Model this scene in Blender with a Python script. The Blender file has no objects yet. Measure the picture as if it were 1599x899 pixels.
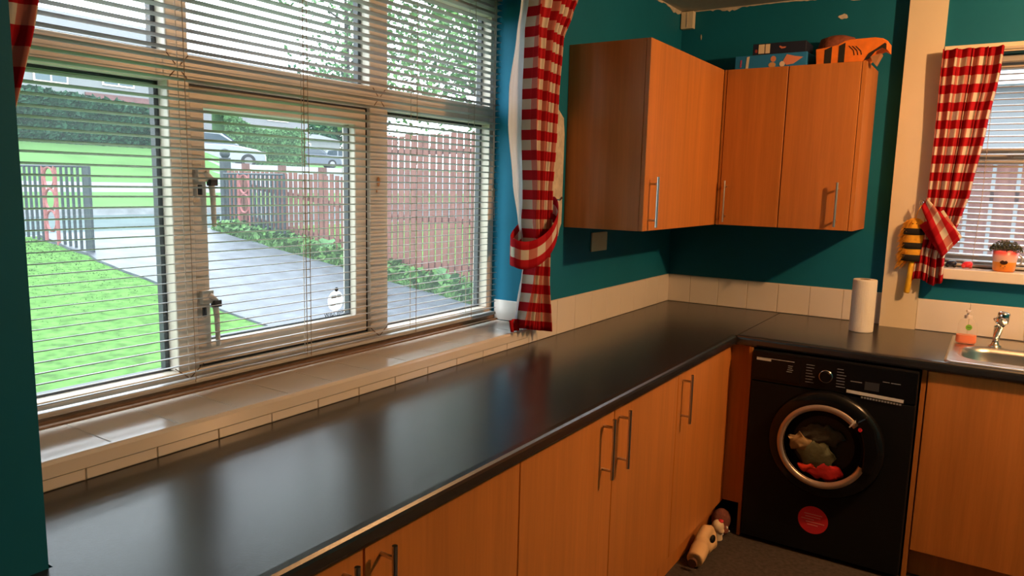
import bpy, bmesh, math, random
from mathutils import Vector, Matrix
random.seed(7)
S = bpy.context.scene
COL = S.collection
H = 0.86                      # floor is z = 0; all heights below are written from the worktop top
PI = math.pi

# ------------------------------------------------------------------ camera
cd = bpy.data.cameras.new('camera'); cam = bpy.data.objects.new('camera', cd); COL.objects.link(cam)
cd.sensor_width = 36; cd.lens = 1154.2/1599*36; cd.shift_x = 0.0033; cd.shift_y = 0.00425
cd.clip_start = .02; cd.clip_end = 300
yaw, pit, rol = [math.radians(a) for a in (33.4716, -8.3, 1.3471)]
fw = Vector((-math.sin(yaw)*math.cos(pit), math.cos(yaw)*math.cos(pit), math.sin(pit)))
rt = Vector((math.cos(yaw), math.sin(yaw), 0)); up = rt.cross(fw)
rt2 = rt*math.cos(rol)+up*math.sin(rol); up2 = -rt*math.sin(rol)+up*math.cos(rol)
m = Matrix((rt2, up2, -fw)).transposed().to_4x4(); m.translation = (1.4662, -3.7756, .599+H)
cam.matrix_world = m
S.camera = cam

# ------------------------------------------------------------------ sky, light, exposure
w = bpy.data.worlds.new('sky'); S.world = w; w.use_nodes = True
wn = w.node_tree.nodes; wl = w.node_tree.links
bg = wn['Background']
tc = wn.new('ShaderNodeTexCoord'); nz = wn.new('ShaderNodeTexNoise'); nz.inputs['Scale'].default_value = 1.6
rp = wn.new('ShaderNodeValToRGB'); rp.color_ramp.elements[0].color = (.74, .88, 1, 1); rp.color_ramp.elements[1].color = (.86, .95, 1, 1)
wl.new(tc.outputs['Generated'], nz.inputs['Vector']); wl.new(nz.outputs['Fac'], rp.inputs['Fac']); wl.new(rp.outputs['Color'], bg.inputs['Color'])
bg.inputs['Strength'].default_value = 8.0
S.view_settings.view_transform = 'Standard'; S.view_settings.look = 'None'
S.view_settings.exposure = 0.0; S.view_settings.gamma = 1.0; S.view_settings.use_curve_mapping = False
LAMP = (2.2, -1.21, 1.30)
LAMP_W = 100
ld = bpy.data.lights.new('bulb_light', 'POINT'); ld.energy = LAMP_W; ld.color = (1, .52, .22); ld.shadow_soft_size = .035

# ------------------------------------------------------------------ materials
def mat(name, col, rough=.6, metal=0, var=0, vscale=8, bump=0, bscale=60, spec=.5, coat=0, trans=0, ior=1.45, stretch=None, emit=None):
    mt = bpy.data.materials.new(name); mt.use_nodes = True
    n = mt.node_tree.nodes; l = mt.node_tree.links; b = n['Principled BSDF']
    b.inputs['Base Color'].default_value = (*col, 1); b.inputs['Roughness'].default_value = rough
    b.inputs['Metallic'].default_value = metal; b.inputs['Specular IOR Level'].default_value = spec
    b.inputs['Coat Weight'].default_value = coat; b.inputs['Transmission Weight'].default_value = trans; b.inputs['IOR'].default_value = ior
    if var or bump:
        t = n.new('ShaderNodeTexCoord'); mp = n.new('ShaderNodeMapping')
        if stretch: mp.inputs['Scale'].default_value = stretch
        l.new(t.outputs['Object'], mp.inputs['Vector'])
    if var:
        z = n.new('ShaderNodeTexNoise'); z.inputs['Scale'].default_value = vscale; z.inputs['Detail'].default_value = 6
        l.new(mp.outputs['Vector'], z.inputs['Vector'])
        r = n.new('ShaderNodeValToRGB')
        r.color_ramp.elements[0].position = .3; r.color_ramp.elements[1].position = .7
        r.color_ramp.elements[0].color = (*[max(0, c*(1-var)) for c in col], 1)
        r.color_ramp.elements[1].color = (*[min(1, c*(1+var)) for c in col], 1)
        l.new(z.outputs['Fac'], r.inputs['Fac']); l.new(r.outputs['Color'], b.inputs['Base Color'])
    if bump:
        z2 = n.new('ShaderNodeTexNoise'); z2.inputs['Scale'].default_value = bscale; z2.inputs['Detail'].default_value = 4
        l.new(mp.outputs['Vector'], z2.inputs['Vector'])
        bp = n.new('ShaderNodeBump'); bp.inputs['Strength'].default_value = bump; bp.inputs['Distance'].default_value = .004
        l.new(z2.outputs['Fac'], bp.inputs['Height']); l.new(bp.outputs['Normal'], b.inputs['Normal'])
    if emit:
        b.inputs['Emission Color'].default_value = (*emit[0], 1); b.inputs['Emission Strength'].default_value = emit[1]
    return mt
def glassmat(name, tint=(1, 1, 1), veil=0):
    mt = bpy.data.materials.new(name); mt.use_nodes = True
    n = mt.node_tree.nodes; l = mt.node_tree.links; n.remove(n['Principled BSDF'])
    t = n.new('ShaderNodeBsdfTransparent'); t.inputs['Color'].default_value = (*tint, 1)
    g = n.new('ShaderNodeBsdfGlossy'); g.inputs['Roughness'].default_value = .02
    f = n.new('ShaderNodeFresnel'); f.inputs['IOR'].default_value = 1.35
    ge = n.new('ShaderNodeNewGeometry'); k1 = n.new('ShaderNodeMath'); k1.operation = 'SUBTRACT'; k1.inputs[0].default_value = 1; l.new(ge.outputs['Backfacing'], k1.inputs[1])
    k2 = n.new('ShaderNodeMath'); k2.operation = 'MULTIPLY'; l.new(f.outputs['Fac'], k2.inputs[0]); l.new(k1.outputs[0], k2.inputs[1])   # only the front face of the sheet reflects
    mx = n.new('ShaderNodeMixShader'); l.new(k2.outputs[0], mx.inputs['Fac'])
    src = t.outputs[0]
    if veil:      # thin film of translucency added to make the view outside look hazy
        tl = n.new('ShaderNodeBsdfTranslucent'); tl.inputs['Color'].default_value = (.9, .95, 1, 1); mf = n.new('ShaderNodeMixShader'); mf.inputs[0].default_value = veil
        l.new(t.outputs[0], mf.inputs[1]); l.new(tl.outputs[0], mf.inputs[2]); src = mf.outputs[0]
    l.new(src, mx.inputs[1]); l.new(g.outputs[0], mx.inputs[2]); l.new(mx.outputs[0], n['Material Output'].inputs['Surface'])
    return mt
def gingham(name, period=.07):
    mt = mat(name, (.6, .02, .03), rough=.9, spec=.1)
    n = mt.node_tree.nodes; l = mt.node_tree.links; b = n['Principled BSDF']
    uv = n.new('ShaderNodeUVMap'); uv.uv_map = 'UVMap'; sp = n.new('ShaderNodeSeparateXYZ'); l.new(uv.outputs['UV'], sp.inputs[0])
    def stripe(sock, off):
        a = n.new('ShaderNodeMath'); a.operation = 'MULTIPLY_ADD'; a.inputs[1].default_value = 1/period; a.inputs[2].default_value = off
        l.new(sock, a.inputs[0]); fr = n.new('ShaderNodeMath'); fr.operation = 'FRACT'; l.new(a.outputs[0], fr.inputs[0])
        c = n.new('ShaderNodeMath'); c.operation = 'LESS_THAN'; c.inputs[1].default_value = .5; l.new(fr.outputs[0], c.inputs[0]); return c.outputs[0]
    sx = stripe(sp.outputs['X'], .1); sy = stripe(sp.outputs['Y'], .0)
    def mix(fac, A, B):
        m_ = n.new('ShaderNodeMix'); m_.data_type = 'RGBA'; l.new(fac, m_.inputs['Factor'])
        for k, x in ((6, A), (7, B)):
            if isinstance(x, tuple): m_.inputs[k].default_value = (*x, 1)
            else: l.new(x, m_.inputs[k])
        return m_.outputs[2]
    light = mix(sx, (.80, .72, .60), (.64, .23, .18)); red = mix(sx, (.56, .018, .028), (.44, .010, .018))
    l.new(mix(sy, light, red), b.inputs['Base Color'])
    # cloth lets some light through
    tr = n.new('ShaderNodeBsdfTranslucent'); l.new(b.inputs['Base Color'].links[0].from_socket, tr.inputs['Color'])
    ms = n.new('ShaderNodeMixShader'); ms.inputs[0].default_value = .25
    l.new(b.outputs[0], ms.inputs[1]); l.new(tr.outputs[0], ms.inputs[2]); l.new(ms.outputs[0], n['Material Output'].inputs['Surface'])
    return mt
def woodmat(name, col, stretch):
    mt = mat(name, col, rough=.42, spec=.35)
    n = mt.node_tree.nodes; l = mt.node_tree.links; b = n['Principled BSDF']
    t = n.new('ShaderNodeTexCoord'); mp = n.new('ShaderNodeMapping'); mp.inputs['Scale'].default_value = stretch
    l.new(t.outputs['Object'], mp.inputs['Vector'])
    z = n.new('ShaderNodeTexNoise'); z.inputs['Scale'].default_value = 1; z.inputs['Detail'].default_value = 8; z.inputs['Roughness'].default_value = .65
    l.new(mp.outputs['Vector'], z.inputs['Vector'])
    z3 = n.new('ShaderNodeTexNoise'); z3.inputs['Scale'].default_value = .18; z3.inputs['Detail'].default_value = 2
    l.new(mp.outputs['Vector'], z3.inputs['Vector'])
    ad = n.new('ShaderNodeMath'); ad.operation = 'MULTIPLY_ADD'; ad.inputs[1].default_value = .5
    l.new(z.outputs['Fac'], ad.inputs[0]); hl = n.new('ShaderNodeMath'); hl.operation = 'MULTIPLY'; hl.inputs[1].default_value = .5
    l.new(z3.outputs['Fac'], hl.inputs[0]); l.new(hl.outputs[0], ad.inputs[2])
    r = n.new('ShaderNodeValToRGB'); r.color_ramp.elements[0].position = .36; r.color_ramp.elements[1].position = .64
    r.color_ramp.elements[0].color = (*[c*.82 for c in col], 1); r.color_ramp.elements[1].color = (*[min(1, c*1.12) for c in col], 1)
    l.new(ad.outputs[0], r.inputs['Fac']); l.new(r.outputs['Color'], b.inputs['Base Color'])
    return mt
BEECH = (.56, .20, .044)
X = dict(
 teal=mat('teal_paint', (.004, .150, .245), .62, var=.08, vscale=3, bump=.25, bscale=25, spec=.3),
 ceil=mat('ceiling_paint', (.55, .52, .46), .9, var=.12, vscale=4, bump=.4, bscale=40),
 plaster=mat('bare_plaster', (.62, .56, .46), .9, var=.2, vscale=30, bump=.4, bscale=80),
 cream=mat('cream_paint', (.78, .68, .50), .6, var=.03, bump=.1, bscale=30),
 tile=mat('cream_tile', (.80, .74, .66), .16, spec=.5, var=.02, vscale=5),
 grout=mat('grout', (.66, .58, .48), .9),
 worktop=mat('black_worktop', (.020, .018, .019), .25, var=.4, vscale=90, bump=.05, bscale=220, spec=.9, ior=1.6),
 wood=woodmat('beech_laminate', BEECH, (55, 55, 2.4)),
 wood_edge=woodmat('beech_edge', tuple(c*.9 for c in BEECH), (40, 40, 3)),
 dark=mat('dark_gap', (.012, .010, .010), .8),
 steel=mat('brushed_steel', (.62, .60, .58), .28, 1, bump=.05, bscale=200),
 chrome=mat('chrome', (.75, .74, .72), .12, 1),
 pvc=mat('white_upvc', (.62, .54, .44), .35, var=.03, vscale=12),
 black=mat('black_rubber', (.012, .013, .016), .5),
 glass=glassmat('window_glass', veil=.017),
 slat=mat('white_slat', (.46, .45, .43), .4),
 cord=mat('blind_cord', (.42, .33, .24), .9),
 brownwood=mat('brown_wood_strip', (.20, .11, .055), .6, var=.3, vscale=20, stretch=(30, 2, 30)),
 floor=mat('dark_floor', (.058, .045, .038), .75, var=.35, vscale=60, bump=.25, bscale=200),
 gloss_black=mat('gloss_black', (.006, .006, .007), .22, spec=.4),
 matte_black=mat('matte_black', (.006, .006, .007), .5, spec=.3),
 print_white=mat('white_print', (.75, .75, .72), .6),
 print_grey=mat('grey_print', (.30, .31, .33), .6),
 red=mat('red_sticker', (.72, .03, .05), .5), pink=mat('pale_red_print', (.80, .30, .28), .5),
 gingham=gingham('red_gingham'),
 lining=mat('white_lining', (.86, .86, .88), .95, spec=.05),
 grass=mat('lawn_grass', (0.0599, 0.1346, 0.0294), 1, var=.42, vscale=11, bump=.6, bscale=30, spec=.02),
 bank=mat('bank_grass', (0.0680, 0.1373, 0.0450), 1, var=.16, vscale=.7, bump=.3, bscale=12, spec=.02),
 drive=mat('wet_asphalt', (0.0511, 0.0577, 0.0692), .5, var=.42, vscale=5, bump=.4, bscale=40, spec=.35),
 road=mat('road_asphalt', (0.059, 0.083, 0.083), .8, var=.12, vscale=1.5, spec=.1),
 path=mat('pale_path', (0.146, 0.153, 0.160), .85, var=.15, vscale=2, spec=.1),
 kerb=mat('kerb_stone', (0.104, 0.111, 0.115), .85, var=.3, vscale=4),
 fence=mat('red_brown_fence', (0.139, 0.057, 0.043), .8, var=.25, vscale=6, stretch=(4, 4, .7), spec=.2),
 fence_rail=mat('fence_rail', (0.091, 0.038, 0.030), .85, var=.2),
 iron=mat('dark_iron', (0.010, 0.017, 0.022), .6, var=.3, vscale=30),
 redpaint=mat('faded_red_paint', (0.208, 0.056, 0.052), .6, var=.2, vscale=20),
 leaf=mat('leaf_green', (0.048, 0.115, 0.024), .6, var=.45, vscale=5, spec=.2),
 leaf_dark=mat('hedge_green', (0.015, 0.052, 0.026), .7, var=.5, vscale=3, spec=.15),
 leaf_pale=mat('pale_leaf', (0.069, 0.146, 0.056), .7, var=.3, vscale=2, spec=.15),
 bark=mat('bark', (0.042, 0.035, 0.030), .9, var=.3),
 render=mat('pale_render', (0.146, 0.149, 0.153), .9, var=.05, vscale=1), roof=mat('slate_roof', (0.069, 0.073, 0.076), .8, var=.1),
 brickred=mat('pinkish_brick', (0.111, 0.052, 0.052), .9, var=.12, vscale=3), housewin=mat('house_window', (0.042, 0.069, 0.083), .15),
 carwhite=mat('white_car_paint', (0.191, 0.208, 0.236), .25, coat=.5), carblue=mat('blue_car_paint', (0.024, 0.038, 0.059), .3, coat=.5),
 carglass=mat('car_glass', (0.017, 0.031, 0.045), .1), tyre=mat('tyre', (0.007, 0.007, 0.009), .8), hub=mat('alloy_hub', (0.174, 0.174, 0.180), .3, .6),
)

for k_, f_ in (('lining', .55),):
    n_ = X[k_].node_tree.nodes; l_ = X[k_].node_tree.links; q_ = n_.new('ShaderNodeBsdfTranslucent'); q_.inputs['Color'].default_value = (.85, .87, .9, 1)
    x_ = n_.new('ShaderNodeMixShader'); x_.inputs[0].default_value = f_; l_.new(n_['Principled BSDF'].outputs[0], x_.inputs[1]); l_.new(q_.outputs[0], x_.inputs[2]); l_.new(x_.outputs[0], n_['Material Output'].inputs[0])

# ------------------------------------------------------------------ mesh helpers
ORG = {}
class M:
    def __init__(s): s.v = []; s.f = []; s.mi = []; s.uv = None
    def quad(s, idx, m=0): s.f.append(tuple(idx)); s.mi.append(m)
    def box(s, x0, x1, y0, y1, z0, z1, m=0, T=None):
        b = len(s.v)
        for z in (z0, z1):
            for (x, y) in ((x0, y0), (x1, y0), (x1, y1), (x0, y1)):
                p = Vector((x, y, z)); s.v.append(tuple(T @ p) if T else tuple(p))
        for q in ((3, 2, 1, 0), (4, 5, 6, 7), (0, 1, 5, 4), (1, 2, 6, 5), (2, 3, 7, 6), (3, 0, 4, 7)): s.quad([b+i for i in q], m)
        return s
    def prism(s, pts, axis, a0, a1, m=0, mcap=None):
        # pts: 2D outline in the two other axes (order x,y,z without axis)
        b = len(s.v); n = len(pts)
        def P(p, a):
            q = list(p); q.insert(axis, a); return tuple(q)
        for a in (a0, a1):
            for p in pts: s.v.append(P(p, a))
        for i in range(n):
            j = (i+1) % n; s.quad((b+i, b+j, b+n+j, b+n+i), m)
        s.quad([b+i for i in reversed(range(n))], m if mcap is None else mcap); s.quad([b+n+i for i in range(n)], m if mcap is None else mcap)
        return s
    def tube(s, pts, r, n=8, m=0, cap=True):
        pts = [Vector(p) for p in pts]; b = len(s.v)
        for i, p in enumerate(pts):
            d = (pts[min(i+1, len(pts)-1)]-pts[max(i-1, 0)])
            d = d.normalized() if d.length > 1e-9 else Vector((0, 0, 1))
            a = d.orthogonal().normalized() if abs(d.z) > .95 else d.cross(Vector((0, 0, 1))).normalized()
            if abs(d.z) > .95: a = (Vector((1, 0, 0))-d*d.x).normalized()
            c = d.cross(a); rr = r[i] if isinstance(r, (list, tuple)) else r
            for k in range(n):
                t = 2*PI*k/n; s.v.append(tuple(p+a*(rr*math.cos(t))+c*(rr*math.sin(t))))
        for i in range(len(pts)-1):
            for k in range(n):
                k2 = (k+1) % n; s.quad((b+i*n+k, b+i*n+k2, b+(i+1)*n+k2, b+(i+1)*n+k), m)
        if cap:
            s.quad([b+k for k in reversed(range(n))], m); s.quad([b+(len(pts)-1)*n+k for k in range(n)], m)
        return s
    def lathe(s, c, prof, axis=2, n=28, m=0, a0=0, a1=2*PI, sx=1, sy=1):
        b = len(s.v); c = Vector(c); full = abs(a1-a0-2*PI) < 1e-6; k_ = n if full else n+1
        for (r, h) in prof:
            for k in range(k_):
                t = a0+(a1-a0)*k/n; u, v_ = r*math.cos(t)*sx, r*math.sin(t)*sy
                q = [u, v_]; q.insert(axis, h); s.v.append(tuple(c+Vector(q)))
        for i in range(len(prof)-1):
            for k in range(n):
                k2 = (k+1) % k_; s.quad((b+i*k_+k, b+i*k_+k2, b+(i+1)*k_+k2, b+(i+1)*k_+k), m if not isinstance(m, (list, tuple)) else m[i])
        return s
    def ball(s, c, r, n=12, m=0):
        r = r if isinstance(r, (list, tuple)) else (r, r, r); b = len(s.v); k_ = n; h = n//2
        for i in range(h+1):
            ph = PI*i/h-PI/2
            for k in range(k_):
                t = 2*PI*k/k_; s.v.append((c[0]+r[0]*math.cos(ph)*math.cos(t), c[1]+r[1]*math.cos(ph)*math.sin(t), c[2]+r[2]*math.sin(ph)))
        for i in range(h):
            for k in range(k_):
                k2 = (k+1) % k_; s.quad((b+i*k_+k, b+i*k_+k2, b+(i+1)*k_+k2, b+(i+1)*k_+k), m)
        return s
    def grid(s, fn, nu, nv, m=0, uvfn=None):
        b = len(s.v)
        if s.uv is None: s.uv = {}
        for j in range(nv+1):
            for i in range(nu+1):
                u, v_ = i/nu, j/nv; s.v.append(tuple(fn(u, v_))); s.uv[len(s.v)-1] = uvfn(u, v_) if uvfn else (u, v_)
        for j in range(nv):
            for i in range(nu):
                a = b+j*(nu+1)+i; s.quad((a, a+1, a+nu+2, a+nu+1), m)
        return s
    def leaf(s, c, size, m=0, nrm=None, asp=.55):
        c = Vector(c); d = Vector((random.gauss(0, 1), random.gauss(0, 1), random.gauss(0, .8))).normalized()
        e = d.orthogonal().normalized() if nrm is None else d.cross(nrm).normalized()
        a = d*size*.5; e = e*size*asp*.5; b = len(s.v)
        s.v += [tuple(c-a), tuple(c+e), tuple(c+a), tuple(c-e)]; s.quad((b, b+1, b+2, b+3), m)
        return s
def bbase(vs):
    xs = [v[0] for v in vs]; ys = [v[1] for v in vs]; zs = [v[2] for v in vs]
    return Vector(((min(xs)+max(xs))/2, (min(ys)+max(ys))/2, min(zs)))
def obj(name, b, mats, parent=None, smooth=False, bevel=0, solid=0, subsurf=0, remesh=0, seg=2, label=None, kind=None, T=None):
    if not isinstance(mats, (list, tuple)): mats = [mats]
    vs = [tuple(T @ Vector(v)) for v in b.v] if T else b.v
    o_ = ORG[parent.name] if parent else bbase(vs)
    me = bpy.data.meshes.new(name); me.from_pydata([tuple(Vector(v)-o_) for v in vs], [], b.f)
    for mm in mats: me.materials.append(X[mm] if isinstance(mm, str) else mm)
    me.polygons.foreach_set('material_index', b.mi)
    if smooth: me.polygons.foreach_set('use_smooth', [True]*len(b.f))
    if b.uv:
        ul = me.uv_layers.new(name='UVMap')
        for lp in me.loops: ul.data[lp.index].uv = b.uv.get(lp.vertex_index, (0, 0))
    bm = bmesh.new(); bm.from_mesh(me); 
    if not b.uv and len(b.f) < 20000: bmesh.ops.recalc_face_normals(bm, faces=bm.faces)
    bm.to_mesh(me); bm.free(); me.update()
    o = bpy.data.objects.new(name, me); COL.objects.link(o); ORG[o.name] = o_
    if parent: o.parent = parent
    else: o.location = o_+Vector((0, 0, H))
    if remesh:
        r = o.modifiers.new('r', 'REMESH'); r.mode = 'VOXEL'; r.voxel_size = remesh; r.use_smooth_shade = True
        q = o.modifiers.new('s', 'SMOOTH'); q.iterations = 6
    if solid: q = o.modifiers.new('t', 'SOLIDIFY'); q.thickness = solid; q.offset = 0
    if bevel: q = o.modifiers.new('b', 'BEVEL'); q.width = bevel; q.segments = seg; q.limit_method = 'ANGLE'
    if subsurf: q = o.modifiers.new('u', 'SUBSURF'); q.levels = subsurf; q.render_levels = subsurf
    if label: o['label'] = label
    if kind: o['kind'] = kind
    return o
def thing(name, label, cat, loc, group=None, kind=None):
    o = bpy.data.objects.new(name, None); COL.objects.link(o); o.empty_display_size = .05
    ORG[o.name] = Vector(loc); o.location = Vector(loc)+Vector((0, 0, H))
    if label: o['label'] = label
    if cat: o['category'] = cat
    if group: o['group'] = group
    if kind: o['kind'] = kind
    return o
def tag(o, label, cat, group=None, kind=None):
    o['label'] = label; o['category'] = cat
    if group: o['group'] = group
    if kind: o['kind'] = kind
    return o
def shift_copy(o, d, parent=None):
    c = o.copy(); COL.objects.link(c); c.location = o.location+Vector(d)
    if parent is not None: c.parent = parent
    ORG[c.name] = ORG[o.name]+Vector(d)
    return c
def text(name, s, size, T, m_, parent, ext=.0003):
    cu = bpy.data.curves.new(name, 'FONT'); cu.body = s; cu.size = size; cu.align_x = 'CENTER'; cu.align_y = 'CENTER'; cu.extrude = ext; cu.resolution_u = 2
    t = bpy.data.objects.new('tmp', cu); COL.objects.link(t)
    me = bpy.data.meshes.new_from_object(t.evaluated_get(bpy.context.evaluated_depsgraph_get())); COL.objects.unlink(t); bpy.data.objects.remove(t)
    o_ = ORG[parent.name]; me.transform(Matrix.Translation(-o_) @ T); me.materials.clear(); me.materials.append(X[m_] if isinstance(m_, str) else m_)
    o = bpy.data.objects.new(name, me); COL.objects.link(o); o.parent = parent; ORG[o.name] = o_
    return o
def frame(x, y, z, ux, uz):      # matrix: local x -> ux, local y -> uz
    ux = Vector(ux).normalized(); uz = Vector(uz).normalized(); n = ux.cross(uz)
    m_ = Matrix((ux, uz, n)).transposed().to_4x4(); m_.translation = (x, y, z); return m_

FL = -H; CE = 1.49
# ------------------------------------------------------------------ room shell
YR = -1.355                    # right reveal of the big window
YL = -3.22
b = M(); b.box(-.30, 0, YL, YR, FL-.3, .04); b.box(-.30, 0, YL, YR, 1.30, CE+.1); b.box(-.30, 0, YR, .3, FL-.3, CE+.1); b.box(-.30, 0, -5.2, YL, FL-.3, CE+.1)
wall_left = obj('wall_left', b, 'teal', kind='structure')
b = M(); b.box(0, .30, -5.2, -3.275, FL, CE)
obj('wall_partition', b, 'teal', kind='structure')
b = M(); b.box(0, 1.19, 0, .3, FL-.3, CE+.1)
wall_back = obj('wall_back', b, 'teal', kind='structure')
# right half of the back wall, holding the small window
WY = -.045; WX0, WX1, WZ0, WZ1 = 1.20, 2.12, .285, 1.185
b = M(); b.box(1.19, 3.1, WY, .3, FL-.3, WZ0-.01); b.box(1.19, 3.1, WY, .3, WZ1, CE+.1); b.box(1.19, WX0, WY, .3, WZ0-.01, WZ1); b.box(WX1, 3.1, WY, .3, WZ0-.01, WZ1)
wall_back_right = obj('wall_back_right', b, 'teal', kind='structure')
b = M(); b.box(1.045, 1.189, -.062, WY, 0.0, CE); b.box(1.045, 1.19, WY, 0, 0.0, CE)
trim_1 = obj('trim_1', b, 'cream', kind='structure')
b = M(); b.box(1.193, WX1+.1, WY-.008, WY, WZ1, WZ1+.035)
obj('trim_2', b, 'cream', kind='structure')
b = M(); b.box(3.1, 3.3, -5.2, .3, FL-.3, CE+.1); obj('wall_right', b, 'teal', kind='structure')
b = M(); b.box(-.3, 3.3, -5.4, -5.2, FL-.3, CE+.1); obj('wall_front', b, 'teal', kind='structure')
b = M(); b.box(-.3, 3.3, -5.4, .3, FL-.1, FL); obj('floor', b, 'floor', kind='structure')
b = M(); b.box(-.4, 3.4, -5.5, .4, CE, CE+.1); ceiling = obj('ceiling', b, 'ceil', kind='structure')
# ragged unpainted edge where walls meet the ceiling
def ragged(length, place, base, amp):
    b = M(); n = int(length/.012); h = .5
    prev = None
    for i in range(n+1):
        h = min(1, max(0, h+random.uniform(-.3, .3))); d = base+amp*h*(.6+.4*math.sin(i*.11))
        a, c = place(i*length/n, 0), place(i*length/n, d)
        b.v += [a, c]
        if i: k = len(b.v); b.quad((k-4, k-3, k-1, k-2))
    return b
obj('plaster_edge', ragged(1.04, lambda t, d: (t, -.0015, CE-d), .004, .028), 'plaster', wall_back, solid=.002)
obj('plaster_edge', ragged(.7, lambda t, d: (.0015, -t, CE-d), .004, .022), 'plaster', wall_left, solid=.002)
def patch(cx, cz, rx, rz, place, n=14):
    b = M(); b.v = [place(cx+rx*math.cos(2*PI*k/n)*random.uniform(.75, 1.1), cz+rz*math.sin(2*PI*k/n)*random.uniform(.7, 1.1)) for k in range(n)]
    b.quad(range(n)); return b
obj('plaster_spot', patch(.77, 1.394, .022, .012, lambda u, v: (u, -.0015, v)), 'plaster', wall_back, solid=.002)
obj('plaster_spot', patch(.105, 1.36, .003, .014, lambda u, v: (u, -.0015, v)), 'plaster', wall_back, solid=.002)
b = M(); b.v = [(.0015, y, z) for y, z in ((-1.30, .90), (-1.25, .895), (-1.20, .86), (-1.19, .80), (-1.192, .45), (-1.205, .43), (-1.215, .40), (-1.235, .405), (-1.25, .412), (-1.30, .41))]; b.quad(range(10))
obj('bare_patch', b, 'plaster', wall_left, solid=.002)
# tiles, each its own piece
def tilerun(parent, place, x0, x1, z0, z1, step=.15, gap=.002):
    x = x0; n = 0
    sgn = 1 if x1 > x0 else -1
    while (x1-x)*sgn > .02:
        e = x+sgn*min(step, abs(x1-x)); a, c = min(x, e)+gap/2, max(x, e)-gap/2
        obj('tile', place(a, c, z0+gap/2, z1-gap/2), 'tile', parent, bevel=.0015, seg=1); x = e; n += 1
TH = .144
tilerun(wall_left, lambda a, c, z0, z1: M().box(.0, .007, a, c, z0, z1), -.008, -1.42, 0, TH)
tilerun(wall_left, lambda a, c, z0, z1: M().box(.0, .007, a, c, z0, z1), -1.42, -3.27, 0, .026)
tilerun(wall_left, lambda a, c, z0, z1: M().box(a, c, YR-.007, YR, z0, z1), -.20, -.0, .062, TH, .15)
tilerun(wall_back, lambda a, c, z0, z1: M().box(a, c, -.007, 0, z0, z1), -.025, 1.045, 0, TH)
tilerun(wall_back_right, lambda a, c, z0, z1: M().box(a, c, WY-.007, WY, z0, z1), 1.189, 2.9, 0, TH-.005, .20)
b = M(); b.box(-.0, .0035, -1.42, -.0, 0, TH+.001); b.box(0, .0035, -3.27, -1.42, 0, .026); obj('grout', b, 'grout', wall_left)
b = M(); b.box(0, 1.045, -.0035, 0, 0, TH+.001); obj('grout', b, 'grout', wall_back)
b = M(); b.box(1.189, 2.9, WY-.0035, WY, 0, TH-.004); obj('grout', b, 'grout', wall_back_right)
# tiled sill of the big window
sill = obj('trim_3', M().box(-.215, .006, YL, YR-.0, .03, .056), 'grout', kind='structure')
tilerun(sill, lambda a, c, z0, z1: M().box(-.213, .002, a, c, .056, .062), YR-.01, -3.22, 0, 0, .15, .001)
obj('sill_edge', M().prism([(.002, .030), (.014, .028), (.016, .054), (.014, .060), (.011, .0625), (.002, .0625)], 1, -3.22, -1.42), 'tile', sill)

# ------------------------------------------------------------------ big window
win = thing('window_1', None, None, (-.25, -2.29, .04), kind='structure')
F, B = -.215, -.285
ya, m1a, m1b, m2a, m2b, yb = -3.15, -2.724, -2.665, -2.045, -1.963, -1.392
zb_, t0, t1, zt = .112, .825, .893, 1.225
b = M(); b.box(B, F, YL, YR, .045, zb_); b.box(B, F, YL, YR, zt, 1.30); b.box(B, F, YL, ya, zb_, zt); b.box(B, F, yb, YR, zb_, zt)
obj('window_frame', b, 'pvc', win, bevel=.003)
for a, c in ((m1a, m1b), (m2a, m2b)):
    obj('mullion', M().box(B, F+.0004, a, c, zb_, zt), 'pvc', win, bevel=.004)
    mid = (a+c)/2
    g = M()
    for z in (t0+.034,):
        for s1 in (-1, 1):
            for s2 in (-1, 1): g.tube([(F+.001, mid+s1*.006, z+s2*.006), (F+.001, mid+s1*.028, z+s2*.030)], .0013, 5)
    for s1 in (-1, 1): g.tube([(F+.001, mid, zb_-.02), (F+.001, mid+s1*.04, zb_+.012)], .0013, 5)
    obj('weld_groove', g, 'brownwood', win)
obj('transom', M().box(B, F+.0006, ya, yb, t0, t1), 'pvc', win, bevel=.004)
def pane(y0, y1, z0, z1, xf=-.247, par=win):
    obj('glass_pane', M().box(xf-.006, xf, y0, y1, z0, z1), 'glass', par)
    b = M(); x0, x1 = xf-.026, xf-.0065; q = .012
    b.box(x0, x1, y0, y1, z0, z0+q*.6); b.box(x0, x1, y0, y1, z1-q*.6, z1); b.box(x0, x1, y0, y0+q, z0, z1); b.box(x0, x1, y1-q, y1, z0, z1)
    obj('spacer', b, 'black', par, label='black spacer strip around the glass')
pane(ya, m1a, zb_, t0); pane(m2b, yb, zb_, t0)
pane(ya, m1a, t1, zt); pane(m1b, m2a, t1, zt); pane(m2b, yb, t1, zt)
# opening sash
sy0, sy1, sz0, sz1 = -2.6610, -2.0490, .117, .820
b = M(); w_ = .042
XS = F-.013
b.box(B, XS, sy0, sy1, sz0, sz0+.056); b.box(B, XS, sy0, sy1, sz1-w_-.008, sz1); b.box(B, XS, sy0, sy0+w_, sz0+.05, sz1-w_); b.box(B, XS, sy1-w_-.006, sy1, sz0+.05, sz1-w_)
sash = obj('sash', b, 'pvc', win, bevel=.004)
pane(sy0+w_, sy1-w_, sz0+.054, sz1-w_, par=sash)
b = M()
b.box(B, XS-.001, m1b, sy0, zb_, t0); b.box(B, XS-.001, sy1, m2a, zb_, t0); b.box(B, XS-.001, m1b, m2a, sz1, t0); b.box(B, XS-.001, m1b, m2a, zb_, sz0)
obj('seal', b, 'black', win, label='black rubber seal around the opening sash')
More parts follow.
